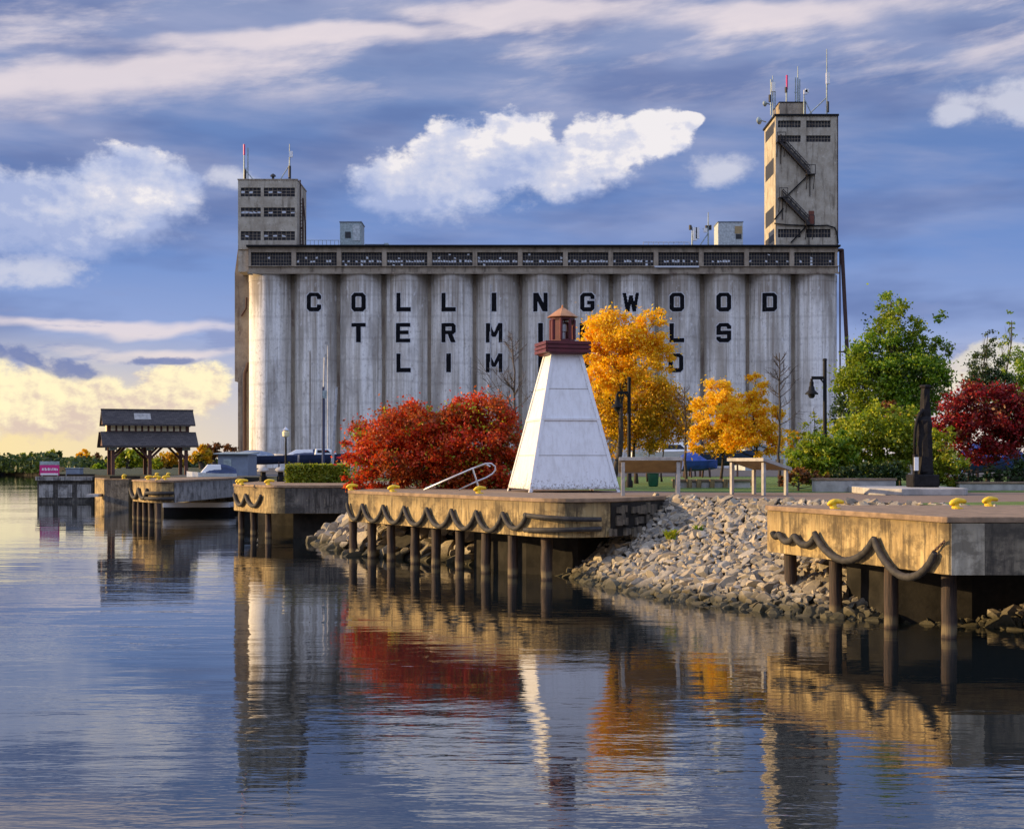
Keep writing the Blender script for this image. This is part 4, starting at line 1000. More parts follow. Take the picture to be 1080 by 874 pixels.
# ------------------------------------------------------------------ things on the elevator roof
zr = z_t+.284
def roofbox(label, a, b, ya_, yb_, y, d, mat, extra=True):
    root = thing('rooftop_shed', label, 'rooftop shed', (ex_((a+b)/2,y), y+d/2, zr))
    MB().box(ex_(a,y), ex_(b,y), y, y+d, zr+.25, ez(ya_,y)).build('walls', mat, root, bevel=.04)
    MB().box(ex_(a-.6,y), ex_(b+.6,y), y-.1, y+d+.1, ez(ya_,y)+.001, ez(ya_-1,y)).build('roof', M['slateblue'], root)
    sk = MB()
    for px in (a+1, (a+b)/2, b-1): sk.box(ex_(px,y)-.2, ex_(px,y)+.2, y+.1, y+d-.1, zr, zr+.248)
    sk.build('skid', M['black'], root)
    return root
s1 = roofbox('grey metal shed on the elevator roof beside the left tower', 358.5, 381, 234.5, 257, FY+2, 5, M['galv_dull'])
MB().box(ex_(364,FY+2), ex_(370,FY+2), FY+1.93, FY+1.995, ez(251,FY+2), ez(244.5,FY+2)).build('vent', M['dark'], s1)
MB().box(ex_(372,FY+2), ex_(379.5,FY+2), FY+1.93, FY+1.995, ez(254,FY+2), ez(237,FY+2)).build('door', M['shed_paint'], s1)
s2 = roofbox('pale clad shed on the elevator roof left of the tall tower', 757.5, 783.5, 234.5, 256, FY+2, 5, M['shed_paint'])
MB().box(ex_(776,FY+2), ex_(782,FY+2), FY+1.93, FY+1.995, ez(252,FY+2), ez(247,FY+2)).build('vent', M['dark'], s2)
MB().box(ex_(775,FY+2), ex_(782.5,FY+2), FY+1.94, FY+1.995, ez(246.5,FY+2), ez(238.5,FY+2)).build('panel', M['tan'], s2)
dc = thing('roof_duct', 'low flat duct lying on the elevator roof right of the grey shed', 'duct', (ex_(395), FY+4, zr))
MB().box(ex_(383), ex_(406), FY+2.5, FY+5, zr+.1, ez(255)).build('duct', M['slateblue'], dc); MB().box(ex_(404), ex_(408), FY+2.4, FY+5.1, zr, ez(254)).build('end_box', M['galv_dull'], dc)
rl = thing('roof_railing', 'thin pipe railing along the roof edge between left tower and grey shed', 'railing', (ex_(340), FY+1, zr))
mb = MB()
for i in range(9): px = 322+i*4.3; mb.tube([(ex_(px),FY+1,zr),(ex_(px),FY+1,ez(252.5))], .05, 5)
mb.build('post', M['galv_dull'], rl); MB().tube([(ex_(322),FY+1,ez(252.5)),(ex_(357),FY+1,ez(252.5))], .05, 5).build('rail', M['galv_dull'], rl)
rl = thing('roof_railing', 'pale pipe railing on the roof edge left of the roof antennas', 'railing', (ex_(705), FY+1, zr))
mb = MB()
for i in range(10): px = 679+i*5.4; mb.tube([(ex_(px),FY+1,zr),(ex_(px),FY+1,ez(254.5))], .05, 5)
mb.build('post', M['galv'], rl); MB().tube([(ex_(679),FY+1,ez(254.5)),(ex_(728),FY+1,ez(254.5))], .06, 5).build('rail', M['galv'], rl)
def antenna(label, px, y0, y1, Y, base, parts):
    """a mast with whatever hangs on it"""
    root = thing('antenna_mast', label, 'antenna', (ex_(px,Y), Y, base), 'antennas on the elevator roofs')
    MB().tube([(ex_(px,Y),Y,base),(ex_(px,Y),Y,ez(y0+(y1-y0)*.45,Y)),(ex_(px,Y),Y,ez(y1,Y))], [.16,.13,.07], 7).build('mast', M['galv_dull'], root)
    for kind, dpx, py, a in parts:
        x, z = ex_(px+dpx,Y), ez(py,Y)
        if kind == 'box': MB().box(x-.3, x+.3, Y-.3, Y+.1, z-a/2, z+a/2).build('antenna_panel', M['white'], root)
        if kind == 'red': MB().tube([(x,Y,z-a/2),(x,Y,z+a/2)], .17, 7).build('red_section', M['magenta'], root)
        if kind == 'brace': MB().tube([(ex_(px,Y),Y,z),(x,Y,base)], .09, 6).build('brace', M['galv_dull'], root)
        if kind == 'rod': MB().tube([(x,Y,base+.3),(x,Y,z)], .10, 6).build('rod', M['galv_dull'], root); 
        if kind == 'arm': MB().tube([(ex_(px,Y),Y,z),(x,Y,z+.1)], .06, 5).build('arm', M['galv_dull'], root)
        if kind == 'dark': MB().tube([(x,Y,z-a/2),(x,Y,z+a/2)], .24, 7).build('junction_box', M['dark'], root)
    return root
zl = ez(188.8,tl_y)
antenna('twin rod antenna on the left corner of the low tower', 257.5, 190, 152, tl_y+2, zl, [('red',0,158,1.8),('rod',4,156,0),('brace',11,178,0),('dark',1,184,1.6),('arm',4,178,0)])
antenna('single rod antenna with a brace on the right of the low tower', 305.5, 190, 152, tl_y+2, zl, [('box',1.4,163,1.0),('brace',-11,174,0),('dark',0,182,2.2)])
vt = thing('roof_vent', 'small dark roof vent between the antennas of the low tower', 'vent', (ex_(288,tl_y+2), tl_y+2, zl))
MB().lathe([(.22,0),(.22,.75),(.5,.8),(.42,1.05),(.05,1.3)], (ex_(288,tl_y+2),tl_y+2,zl), 10).build('vent_cowl', M['dark'], vt)
zp = ez(107.5,ty+3); zq = tz1+.302
antenna('cluster of pale rod antennas on the left corner of the tall tower', 815, 122, 80, ty+2, zq, [('rod',-2,84,0),('box',.6,92,1.6),('arm',3,90,0),('rod',2.5,96,0),('dark',-3,104,1.2)])
antenna('thin antenna with a red section on the tall tower penthouse', 829.5, 107, 82, ty+4, zp, [('red',.4,87,2.4),('dark',-.4,95,.9)])
antenna('two legged antenna mast on the tall tower penthouse', 841.5, 107, 70, ty+4, zp, [('rod',-2.4,82,0),('rod',2.0,84,0),('arm',-4,98,0)])
antenna('tallest antenna mast with diagonal braces on the right of the tall tower', 872, 122, 52, ty+2, zq, [('box',1.0,83,1.9),('brace',-22,103,0),('dark',1,113,1.8)])
ant = antenna('bent feeder arm and strut leaning between the antennas of the tall tower', 848, 122, 100, ty+2.5, zq, [('brace',10,104,0),('box',1.5,97.5,.7),('box',3,96,.6)])
def dish(label, px, py, Y, r):
    x, z = ex_(px,Y), ez(py,Y); root = thing('satellite_dish', label, 'dish', (x, Y, z), 'dishes on the tall tower')
    d = MB(); d.lathe([(.05,0),(r*.6,.12),(r,.4),(r*.97,.44),(r*.55,.18),(.05,.06)], (0,0,0), 16)
    rot = Matrix.Rotation(R(-50), 3, 'Z')@Matrix.Rotation(R(-90), 3, 'Y'); d.v = [tuple(rot@Vector(v)+Vector((x,Y,z))) for v in d.v]; d.build('reflector', M['galv_dull'], root, smooth='all')
    MB().tube([(x,Y,z),(ex_(px+6,Y),Y+.4,z-.2)], .1, 6).build('bracket', M['galv_dull'], root)
dish('pale round dish on the upper left edge of the tall tower', 802.5, 127, ty+1, .65)
dish('smaller dish just above the pale round one on the tall tower', 808.5, 109, ty+3, .5)
antenna('stubby cluster of box antennas on the long roof', 730, 258, 239, FY+2, zr, [('box',3,247,2.2),('box',5.5,246,1.9),('dark',-2,240,.8),('arm',4,250,0)])
antenna('slim mast with side arms on the long roof beside the pale shed', 747, 258, 224, FY+2, zr, [('brace',-10,246,0),('dark',-2,241,1.0),('dark',2,240,.8),('arm',-6,242,0),('box',-3,243,.7)])
# ================================================================== PAVILION AND THE FAR LEFT
def pavilion():
    Y = 111.0; rz = R(21); c = Vector((XX(155.5,Y), Y)); z0 = DK-.012
    root = thing('pavilion', 'open timber waterfront pavilion with a double tiered dark shingle roof', 'pavilion', (0,0,0))
    zc = lambda py: ZZ(py, Y)-z0
    L2, dp = 3.35, 1.55
    for i, x in enumerate((-2.75, 0, 2.75)):
        for y in (-dp, dp):
            MB().box(x-.13, x+.13, y-.13, y+.13, 0, zc(468.5)).build('post', M['timber'], root)
            br = MB()
            for sx in ((-1,1) if i == 1 else ((1,) if i == 0 else (-1,))): br.bar((x, y, zc(484)), (x+sx*1.0, y, zc(470.5)), .16, .18)
            br.build('brace', M['timber'], root)
            MB().prism([(x-.3,y+(-.20 if y < 0 else .135)),(x+.3,y+(-.20 if y < 0 else .135)),(x+.3,y+(-.135 if y < 0 else .2)),(x-.3,y+(-.135 if y < 0 else .2))], zc(475), zc(470.8)).build('bracket_plate', M['galv_dull'], root)
    bm_ = MB()
    for y in (-dp, dp): bm_.box(-3.1, 3.1, y-.12, y+.12, zc(471), zc(468.4))
    for x in (-2.75,0,2.75): bm_.box(x-.1, x+.1, -dp+.13, dp-.13, zc(470.8), zc(468.6))
    bm_.build('beam', M['timber'], root)
    def tier(name, ze, zt_, ye, yt, l):
        m = MB(); t = .14
        for s in (-1, 1):
            v = [(-l,s*ye,ze),(l,s*ye,ze),(l,s*yt,zt_),(-l,s*yt,zt_)]
            m.add([(a,b,q-t) for a,b,q in v]+v, [(3,2,1,0),(4,5,6,7),(0,1,5,4),(1,2,6,5),(2,3,7,6),(3,0,4,7)] if s < 0 else [(0,1,2,3),(7,6,5,4),(4,5,1,0),(5,6,2,1),(6,7,3,2),(7,4,0,3)])
        return m.build(name, M['shingle'], root)
    tier('lower_roof', zc(470), zc(455.5), 2.35, .85, L2+.25); u = tier('upper_roof', zc(447.5), zc(432.5), 1.35, .01, L2+.15)
    MB().bar((-.45,-.92,zc(443.2)+.03),(-.45,-.35,zc(436.6)+.03), 1.25, .05, up=(0,0,1)).build('skylight', M['cement'], u)
    MB().bar((-L2-.17,0,zc(432.3)),(L2+.17,0,zc(432.3)), .22, .12).build('ridge_cap', M['shingle'], u)
    cl = MB(); cl.box(-L2+.25, L2-.25, -.78, .78, zc(456), zc(447.2)); cl_o = cl.build('clerestory', M['timber'], root)
    n = 12; w_ = (2*L2-.9)/n
    for i in range(n):
        x = -L2+.45+i*w_; MB().box(x+.07, x+w_-.09, -.81, -.785, zc(454.6), zc(448.6)).build('clerestory_window', M['cream'], cl_o)
    MB().box(-L2+.22, -L2+.245, -.6, .6, zc(455), zc(448.2)).build('clerestory_window', M['cream'], cl_o)
    for s in (-1, 1):
        g_ = MB(); x = s*(L2+.02); v = [(x,-2.2,zc(470)),(x,2.2,zc(470)),(x,.9,zc(456.5)),(x,-.9,zc(456.5))]; g_.add(v, [(0,1,2,3)]); v = [(x,-1.25,zc(447.8)),(x,1.25,zc(447.8)),(x,0,zc(433.5))]; g_.add(v, [(0,1,2)])
        g_.build('gable', M['timber'], root)
    root.location = (c.x, c.y, z0); root.rotation_euler = (0,0,rz)
pavilion()
sg = thing('notice_sign', 'pink and white notice sign standing on the outer pier', 'sign', (XX(52,118), 118.2, 2.1))
y = 118.2; MB().box(XX(42,y), XX(62.5,y), y-.04, y+.04, 2.2, 3.05).build('board', M['magenta'], sg); MB().box(XX(42,y), XX(62.5,y), y-.05, y+.05, 2.55+.502, 3.05+.30).build('top_board', M['galv_dull'], sg)
MB().box(XX(43,y), XX(61.5,y), y-.06, y-.045, 2.22, 2.36).build('white_band', M['white'], sg)
wt = MB(); rg = random.Random(3)
for i in range(11):
    xx = XX(44.5+i*1.55,y); wt.box(xx, xx+.045, y-.058, y-.042, 2.58, 2.58+rg.uniform(.14,.26)); wt.box(xx, xx+.08, y-.057, y-.041, 2.58+rg.choice((0,.1,.2)), 2.63+rg.choice((0,.1,.18)))
wt.build('lettering', M['white'], sg)
for px in (44,60.5): MB().box(XX(px,y)-.05, XX(px,y)+.05, y+.045, y+.12, 2.1, 3.1).build('post', M['galv_dull'], sg)
ub = thing('utility_cabinet', 'low grey cabinet on the outer pier beside the pink sign', 'cabinet', (XX(77,119), 119.2, 2.1))
MB().box(XX(70,119), XX(85,119), 118.8, 119.8, 2.1, 2.75).build('cabinet_body', M['slateblue'], ub, bevel=.03); MB().box(XX(69.5,119), XX(85.5,119), 118.75, 119.85, 2.752, 2.82).build('lid', M['galv_dull'], ub)
# grey-blue hut
ht = thing('harbour_hut', 'small grey blue clad hut with a shallow roof left of the silos', 'hut', (XX(245,104), 106, DK-.012))
a, b = XX(230,104), XX(261.5,104); z0 = DK-.012
MB().box(a, b, 104, 107.6, z0, ZZ(479,104)).build('wall', M['slateblue'], ht); MB().box(a-.02, a+.04, 104.003, 107.5, z0, ZZ(479.4,104)).build('end_wall', M['tan'], ht)
MB().add([(a-.3,103.7,ZZ(479,104)+.005),(b+.15,103.7,ZZ(479,104)+.005),(b+.15,107.9,ZZ(477.8,104)),(a-.3,107.9,ZZ(477.8,104)),(a-.3,103.7,ZZ(478,104)),(b+.15,103.7,ZZ(478,104)),(b+.15,107.9,ZZ(476.2,104)),(a-.3,107.9,ZZ(476.2,104))], [(3,2,1,0),(4,5,6,7),(0,1,5,4),(1,2,6,5),(2,3,7,6),(3,0,4,7)]).build('roof', M['galv_dull'], ht)
MB().box(XX(236,104), XX(244,104), 103.94, 103.995, z0, ZZ(484,104)).build('door', M['galv_dull'], ht)
# ------------------------------------------------------------------ boats
def boat(label, x, y, z, Lb, B, D, rz, hullm, cabin=None, cover=None, mast=None, cradle=True):
    root = thing('boat', label, 'boat', (0,0,0))
    m = MB(); n = 9; ns = 7
    for i in range(n+1):
        t = i/n; hb = B/2*(1-max(0, (t-.45)/.55)**2.2)*(1 if t > .08 else .9); sh = D*(1+.18*t*t); ke = .28*D*t**3
        for j in range(ns):
            a = (j/(ns-1)-.5)*2; yy = hb*(abs(a)**.6)*(1 if a > 0 else -1); zz = ke+(sh-ke)*abs(a)**1.5; m.v.append(((t-.5)*Lb, yy, zz))
    for i in range(n):
        for j in range(ns-1): q = i*ns+j; m.f.append((q, q+ns, q+ns+1, q+1)); m.m.append(0)
    m.f.append(tuple(range(ns))); m.m.append(0)
    for i in range(n): q = i*ns; m.f.append((q, q+ns-1, q+2*ns-1, q+ns)); m.m.append(0)
    m.build('hull', hullm, root)
    if cabin:
        c = MB(); f = .62
        c.add([(-.20*Lb,-B*.36,D),(.24*Lb,-B*.30,D),(.24*Lb,B*.30,D),(-.20*Lb,B*.36,D),(-.18*Lb,-B*.30,D+f),(.08*Lb,-B*.26,D+f),(.08*Lb,B*.26,D+f),(-.18*Lb,B*.30,D+f)], [(3,2,1,0),(4,5,6,7),(0,1,5,4),(1,2,6,5),(2,3,7,6),(3,0,4,7)]); co = c.build('cabin', cabin, root, bevel=.04)
        MB().add([(-.16*Lb,-B*.345,D+.18),(.10*Lb,-B*.306,D+.18),(.04*Lb,-B*.285,D+f-.12),(-.16*Lb,-B*.318,D+f-.12)], [(0,1,2,3)]).build('window', M['glass'], co)
    if cover:
        c = MB(); N = 6
        for i in range(N+1):
            t = i/N; xx = -.5*Lb+.62*Lb*t; h = D+.62*math.sin(math.pi*min(1,.15+t*.75))
            for j in range(5): a = (j/4-.5)*2; c.v.append((xx, a*B*.47, D*1.03+(h-D)*(1-abs(a)**1.6)))
        for i in range(N):
            for j in range(4): q = i*5+j; c.f.append((q, q+5, q+6, q+1)); c.m.append(0)
        c.build('cover', cover, root)
    if mast: MB().tube([(.05*Lb,0,D),(.05*Lb,0,D+mast)], [.075,.05], 7).build('mast', M['galv'], root)
    if cradle:
        c = MB()
        for xx in (-.3*Lb, .2*Lb):
            for s in (-1, 1): c.bar((xx, s*B*.42, -.8), (xx, s*B*.3, .35*D), .1, .1)
            c.box(xx-.06, xx+.06, -B*.42, B*.42, -.8, -.7)
        c.bar((-.3*Lb,0,-.75),(.2*Lb,0,-.75),.08,.08); c.build('cradle', M['rust'], root)
    root.location = (x, y, z); root.rotation_euler = (0,0,rz)
    return root
boat('white cabin cruiser moored behind the grey quay wall by the hut', XX(223,97), 97.0, 1.55, 3.3, 1.5, .95, R(195), M['white'], M['white'], M['navy'], cradle=False)
boat('blue covered boat on a cradle right of the grey hut', XX(281,150), 150, 3.0, 6.5, 2.2, .9, R(8), M['navy'], None, M['slateblue'], cradle=True)
boat('white hulled boat with dark cover stored at the foot of the silos', XX(318,158), 158, 3.05, 7.0, 2.3, 1.0, R(184), M['white'], M['white'], M['navy'], cradle=True)
boat('navy hulled boat with white cabin and tall bare mast behind the hedge', XX(343,150), 150, 3.05, 5.5, 2.0, 1.0, R(12), M['navy'], M['white'], None, mast=11.5)
boat('white cabin boat stored just left of the bright blue covered boat', XX(712,100), 100, 3.0, 6.2, 2.2, 1.0, R(6), M['white'], M['white'], None)
boat('bright blue tarpaulined boat under the orange trees', XX(737,92), 92, 2.7, 2.7, 1.4, .65, R(20), M['blue'], None, M['blue'])
boat('dark hulled boat with white cabin stored behind the yellow trees', XX(762,96), 96, 3.0, 5.0, 2.0, .95, R(-10), M['navy'], M['white'], None)
boat('blue tarpaulined boat glimpsed beneath the crimson shrub', XX(1046,58), 58, 2.85, 2.6, 1.2, .6, R(5), M['blue'], None, M['blue'])
boat('second blue covered boat at the right edge behind the shrubs', XX(1071,60), 60, 2.85, 2.2, 1.2, .6, R(25), M['blue'], None, M['blue'])
wb = thing('boat_shed', 'pale blue grey boat shed with a sloping roof behind the sapling', 'shed', (XX(812,170), 172, DK-.012))
a, b = XX(786,170), XX(834,170)
MB().add([(a,170,DK-.01),(b,170,DK-.01),(b,178,DK-.01),(a,178,DK-.01),(a,170,ZZ(466,170)),(b,170,ZZ(480,170)),(b,178,ZZ(480,170)),(a,178,ZZ(466,170))], [(3,2,1,0),(4,5,6,7),(0,1,5,4),(1,2,6,5),(2,3,7,6),(3,0,4,7)]).build('wall', M['shed_paint'], wb)
MB().bar((a-.4,174,ZZ(465,170)+.16),(b+.4,174,ZZ(479.4,170)+.1), 8.6, .22).build('roof', M['galv_dull'], wb)
MB().box(XX(818,170), XX(826,170), 169.93, 169.99, DK, ZZ(484,170)).build('door', M['tan'], wb)
tb = thing('litter_bin', 'dark green litter bin on the lawn under the first information panel', 'bin', (XX(689,58), 58, DK-.006))
MB().lathe([(.16,0),(.20,.05),(.23,.52),(.25,.53),(.25,.57),(.20,.60)], (XX(689,58),58,DK-.004), 14).build('bin_body', M['green_bin'], tb, smooth=True); MB().lathe([(.19,.602),(.17,.68),(.05,.72)], (XX(689,58),58,DK-.004), 14).build('lid', M['green_bin'], tb)
for px, lb in ((277.5,'dark dockside planter with a pale cap, left one beside the hedge'),(296,'dark dockside planter with a pale cap, right one against the hedge')):
    x = XX(px,72); r_ = thing('dock_pedestal', lb, 'pedestal', (x, 72, DK-.012), 'dark pedestals beside the hedge')
    MB().lathe([(.2,0),(.2,.28),(.14,.32),(.14,.5)], (x,72,DK-.012), 10).build('post', M['black'], r_); MB().lathe([(.16,.502),(.30,.53),(.31,.60),(.2,.72),(.05,.76)], (x,72,DK-.012), 12).build('cap', M['cement'], r_, smooth=True)
# ------------------------------------------------------------------ lamps and poles
def lamp(label, px, Y, ytop, yarm, dx, zb=DK-.012):
    x = XX(px,Y); zt_ = ZZ(ytop,Y); zar = ZZ(yarm,Y); x2 = x+dx*Y/F
    root = thing('street_lamp', label, 'street lamp', (x, Y, zb), 'black lamp posts on the promenade')
    MB().lathe([(.15,0),(.15,.25),(.10,.32),(.085,.9),(.075,1.0),(.068,zt_-zb-.08),(.09,zt_-zb-.07),(.06,zt_-zb)], (x,Y,zb), 12).build('pole', M['black'], root, smooth=True)
    am = MB(); am.bar((x,Y,zar),(x2,Y,zar), .09, .11); am.bar((x,Y,zar-.22),(x+dx*.35*Y/F,Y,zar-.03), .045, .05); am.build('arm', M['black'], root)
    MB().lathe([(.05,0),(.05,-.10),(.075,-.12),(.075,-.26),(.095,-.28),(.12,-.42),(.235,-.52),(.24,-.56)], (x2,Y,zar-.03), 14).build('lamp_shade', M['black'], root, smooth=True)
    MB().lathe([(.11,-.562),(.13,-.60),(.09,-.68),(.03,-.70)], (x2,Y,zar-.03), 12).build('lamp_glass', M['glass'], root, smooth=True)
lamp('black lamp post with a hanging bell lamp in front of the orange tree', 663.5, 56, 397.5, 414, -12.5)
lamp('black lamp post with a hanging bell lamp beside the green shrubs', 870, 51, 378, 398.5, -14)
x, Y = XX(301.5,84), 84; r_ = thing('globe_lamp', 'slim dark lamp post with a pale lantern head before the first silo', 'street lamp', (x, Y, DK-.012))
zt_ = ZZ(461,Y); MB().lathe([(.12,0),(.12,.2),(.07,.25),(.055,zt_-DK)], (x,Y,DK-.012), 10).build('pole', M['black'], r_, smooth=True)
MB().lathe([(.06,zt_),(.20,zt_+.05),(.22,zt_+.30),(.10,zt_+.42)], (x,Y,0), 10).build('lantern', M['cream'], r_); MB().lathe([(.24,zt_+.421),(.12,zt_+.5),(.02,zt_+.62)], (x,Y,0), 10).build('lantern_cap', M['galv'], r_)
x, Y = XX(341,120), 120; r_ = thing('flood_light_pole', 'tall dark pole with a pale upper half in front of the second silo', 'pole', (x, Y, DK-.012))
MB().tube([(x,Y,DK-.012),(x,Y,ZZ(408,Y))], .13, 8).build('pole', M['navy'], r_); MB().tube([(x+.05,Y,ZZ(415,Y)),(x+.12,Y,ZZ(377,Y))], .10, 8).build('pole_extension', M['galv'], r_); MB().box(x-.05, x+.3, Y-.2, Y-.1, ZZ(420,Y), ZZ(412,Y)).build('junction_box', M['galv_dull'], r_)
x, Y = XX(350,120), 120; tag(MB().tube([(x,Y,DK-.012),(XX(355,Y),Y,ZZ(408,Y))], [.14,.10], 8).build('leaning_pole', M['galv'], origin=(x,Y,DK)), 'pale grey leaning pole left of the red shrubs', 'pole')
# ================================================================== VEGETATION
def leaves(rg, ell, n, size, clumps, spread=.30, droop=0.0):
    """ell: list of (x, y, z, rx, ry, rz); returns arrays of quads gathered in clumps"""
    vol = np.array([(e[3]*e[4]*e[5])**(2/3) for e in ell]); vol = vol/vol.sum()
    cl = []
    for e, f in zip(ell, vol):
        for _ in range(max(5, int(round(clumps*f*1.7)))):
            d = rg.normal(size=3); d /= np.linalg.norm(d); r = rg.uniform(.30, 1.0)**.55
            s = spread*.82*(e[3]+e[4]+e[5])/3*rg.uniform(.55, 1.25)
            cl.append((e[0]+d[0]*e[3]*r, e[1]+d[1]*e[4]*r, e[2]+d[2]*e[5]*r, s))
    cl = np.array(cl); idx = rg.choice(len(cl), n, p=(cl[:,3]**1.5)/(cl[:,3]**1.5).sum()); c = cl[idx]
    d = rg.normal(size=(n,3)); d /= np.linalg.norm(d, axis=1)[:,None]; r = rg.uniform(0,1,n)**.5
    P = c[:,:3]+rg.normal(size=(n,3))*(c[:,3]*.56*np.where(rg.random(n) < .07, 1.9, 1.0))[:,None]*np.array([1,1,.7]); P[:,2] -= droop*rg.uniform(0,1,n)
    nrm = rg.normal(size=(n,3))+d*.8+np.array([0,0,.45]); nrm /= np.linalg.norm(nrm, axis=1)[:,None]
    t = np.cross(nrm, rg.normal(size=(n,3))); t /= np.linalg.norm(t, axis=1)[:,None]; b = np.cross(nrm, t)
    s = (size*rg.uniform(.6,1.35,n))[:,None]
    V = np.stack([P-t*s*.75, P-b*s*.42+nrm*s*.10, P+t*s*.75, P+b*s*.42+nrm*s*.10], 1)
    return V.reshape(-1,3), cl
def leaf_object(name, V, mat, root):
    o0 = np.array(root.location); n = len(V)//4; me = bpy.data.meshes.new(name); me.vertices.add(len(V)); me.vertices.foreach_set('co', (V-o0).astype(np.float32).ravel())
    me.loops.add(len(V)); me.loops.foreach_set('vertex_index', np.arange(len(V), dtype=np.int32)); me.polygons.add(n)
    me.polygons.foreach_set('loop_start', np.arange(0, len(V), 4, dtype=np.int32)); me.polygons.foreach_set('loop_total', np.full(n, 4, dtype=np.int32))
    me.materials.append(mat); me.update(); me.validate()
    o = bpy.data.objects.new(name, me); C.objects.link(o); o.parent = root; return o
def limbs(mb, rg, base, top, r0, targets, curve=.12, wig=.04, rmin=.012):
    """a trunk from base to top with a branch bending out to each target"""
    base = Vector(base); top = Vector(top); n = 8; H_ = (top-base).length; pts = []
    for i in range(n+1):
        t = i/n; w = H_*wig*math.sin(t*math.pi); pts.append(base+(top-base)*t+Vector((w*math.sin(t*5+r0*90), w*math.cos(t*4+r0*50), 0))*(1 if 0 < i < n else 0))
    mb.tube(pts, [r0*(1.25 if i == 0 else 1)*(1-.82*(i/n)**1.1) for i in range(n+1)], 8)
    for tg in targets:
        tg = Vector(tg); t = min(.95, max(.28, ((tg.z-base.z)/H_)-rg.uniform(.12,.32))); i = min(int(t*n), n-1); s = pts[i]+(pts[i+1]-pts[i])*(t*n-i)
        m1 = s+(tg-s)*.45+Vector((0,0,-.02*H_))+Vector(rg.normal(size=3))*.04*(tg-s).length; rb = max(r0*(1-.8*t)*.55, rmin)
        mb.tube([s, m1, tg], [rb, rb*.65, rmin*.6], 6)
        for _ in range(2):
            e = tg+Vector(rg.normal(size=3))*(tg-s).length*.12; mb.tube([m1+(tg-m1)*rg.uniform(.1,.6), e], [rb*.4, rmin*.4], 5)
def plant(name, label, cat, Y, px0, ybase, crowns, n, size, mat, clumps=60, seed=1, trunk=None, r0=.1, zb=DK-.012, group=None, spread=.30, bark='bark', ntarg=16, depth=1.0, crown_name='crown', trunk_name='trunk', extra=None):
    """crowns: (px, py, rx, ry[, dY]) read off the photo at distance Y"""
    rg = np.random.default_rng(seed); s = Y/F; x0 = XX(px0, Y); root = thing(name, label, cat, (x0, Y, zb), group)
    ell = [(XX(c[0],Y), Y+(c[4] if len(c) > 4 else 0), ZZ(c[1],Y), c[2]*s, (c[2]+c[3])/2*s*depth, c[3]*s) for c in crowns]
    V, cl = leaves(rg, ell, n, size, clumps, spread)
    leaf_object(crown_name, V, mat, root)
    if extra:
        V2, _ = leaves(rg, [ell[i] for i in extra[2]] if len(extra) > 2 else ell, extra[1], size, clumps//2, spread); leaf_object(crown_name, V2, extra[0], root)
    mb = MB(); tp = trunk or (crowns[0][0], crowns[0][1]); sel = rg.choice(len(cl), min(ntarg, len(cl)), replace=False)
    limbs(mb, rg, (x0, Y, zb-.05), tuple(W(tp[0], tp[1], Y)), r0, [cl[i][:3] for i in sel])
    mb.build(trunk_name, M[bark], root, smooth='all')
    return root
def shrub(label, Y, px0, crowns, n, size, mat, seed, clumps=60, **kw):
    return plant('shrub', label, 'shrub', Y, px0, 0, crowns, n, size, mat, clumps, seed, r0=kw.pop('r0', .05), crown_name='foliage', trunk_name='stem', **kw)
# red shrubs beside the pier
shrub('large scarlet shrub at the left end of the lighthouse pier', 54, 412, [(418,466,52,40),(384,478,24,36),(444,466,34,42),(405,492,46,26),(456,484,28,32),(378,502,20,18),(430,446,36,22),(470,476,28,46),(472,448,24,28),(400,506,40,14),(450,506,40,14)], 32000, .085, L['red'], 11, 120, extra=(L['olive'], 900))
shrub('scarlet shrub just left of the lighthouse, the rounder of two', 53.8, 508, [(510,458,42,40),(482,466,30,42),(534,468,18,40),(508,495,46,24),(474,502,24,18),(512,440,30,20),(480,446,26,26),(500,507,44,12),(532,500,20,18)], 30000, .085, L['red'], 12, 110, extra=(L['olive'], 900))
shrub('green shrub showing above and behind the scarlet shrubs', 58, 440, [(438,448,26,22),(460,452,18,22),(425,450,16,18)], 2600, .11, L['olive'], 13, 40)
# hedge
def hedge(label, x0, x1, y0, y1, z1, n, seed):
    rg = np.random.default_rng(seed); root = thing('hedge', label, 'hedge', ((x0+x1)/2, (y0+y1)/2, DK-.012)); z0 = DK
    P = np.stack([rg.uniform(x0,x1,n), rg.uniform(y0,y1,n), rg.uniform(z0,z1,n)], 1); k_ = rg.integers(0,3,n); P[k_ == 0, 2] = z1-rg.uniform(0,.10,(k_ == 0).sum()); P[k_ == 1, 1] = y0+rg.uniform(0,.10,(k_ == 1).sum())
    P += rg.normal(size=(n,3))*.035; nr = rg.normal(size=(n,3)); nr /= np.linalg.norm(nr,axis=1)[:,None]; t = np.cross(nr, rg.normal(size=(n,3))); t /= np.linalg.norm(t,axis=1)[:,None]; b = np.cross(nr,t); s = (rg.uniform(.04,.085,n))[:,None]
    leaf_object('foliage', np.stack([P-t*s, P-b*s*.6, P+t*s, P+b*s*.6], 1).reshape(-1,3), L['olive'], root)
    MB().box(x0+.15, x1-.15, y0+.15, y1-.15, DK-.012, z1-.18).build('inner_twigs', M['bark'], root)
hedge('clipped low yellow green hedge between the pier and the silos', XX(301,68), XX(366,68), 68, 69.6, ZZ(490.5,68), 9000, 3)
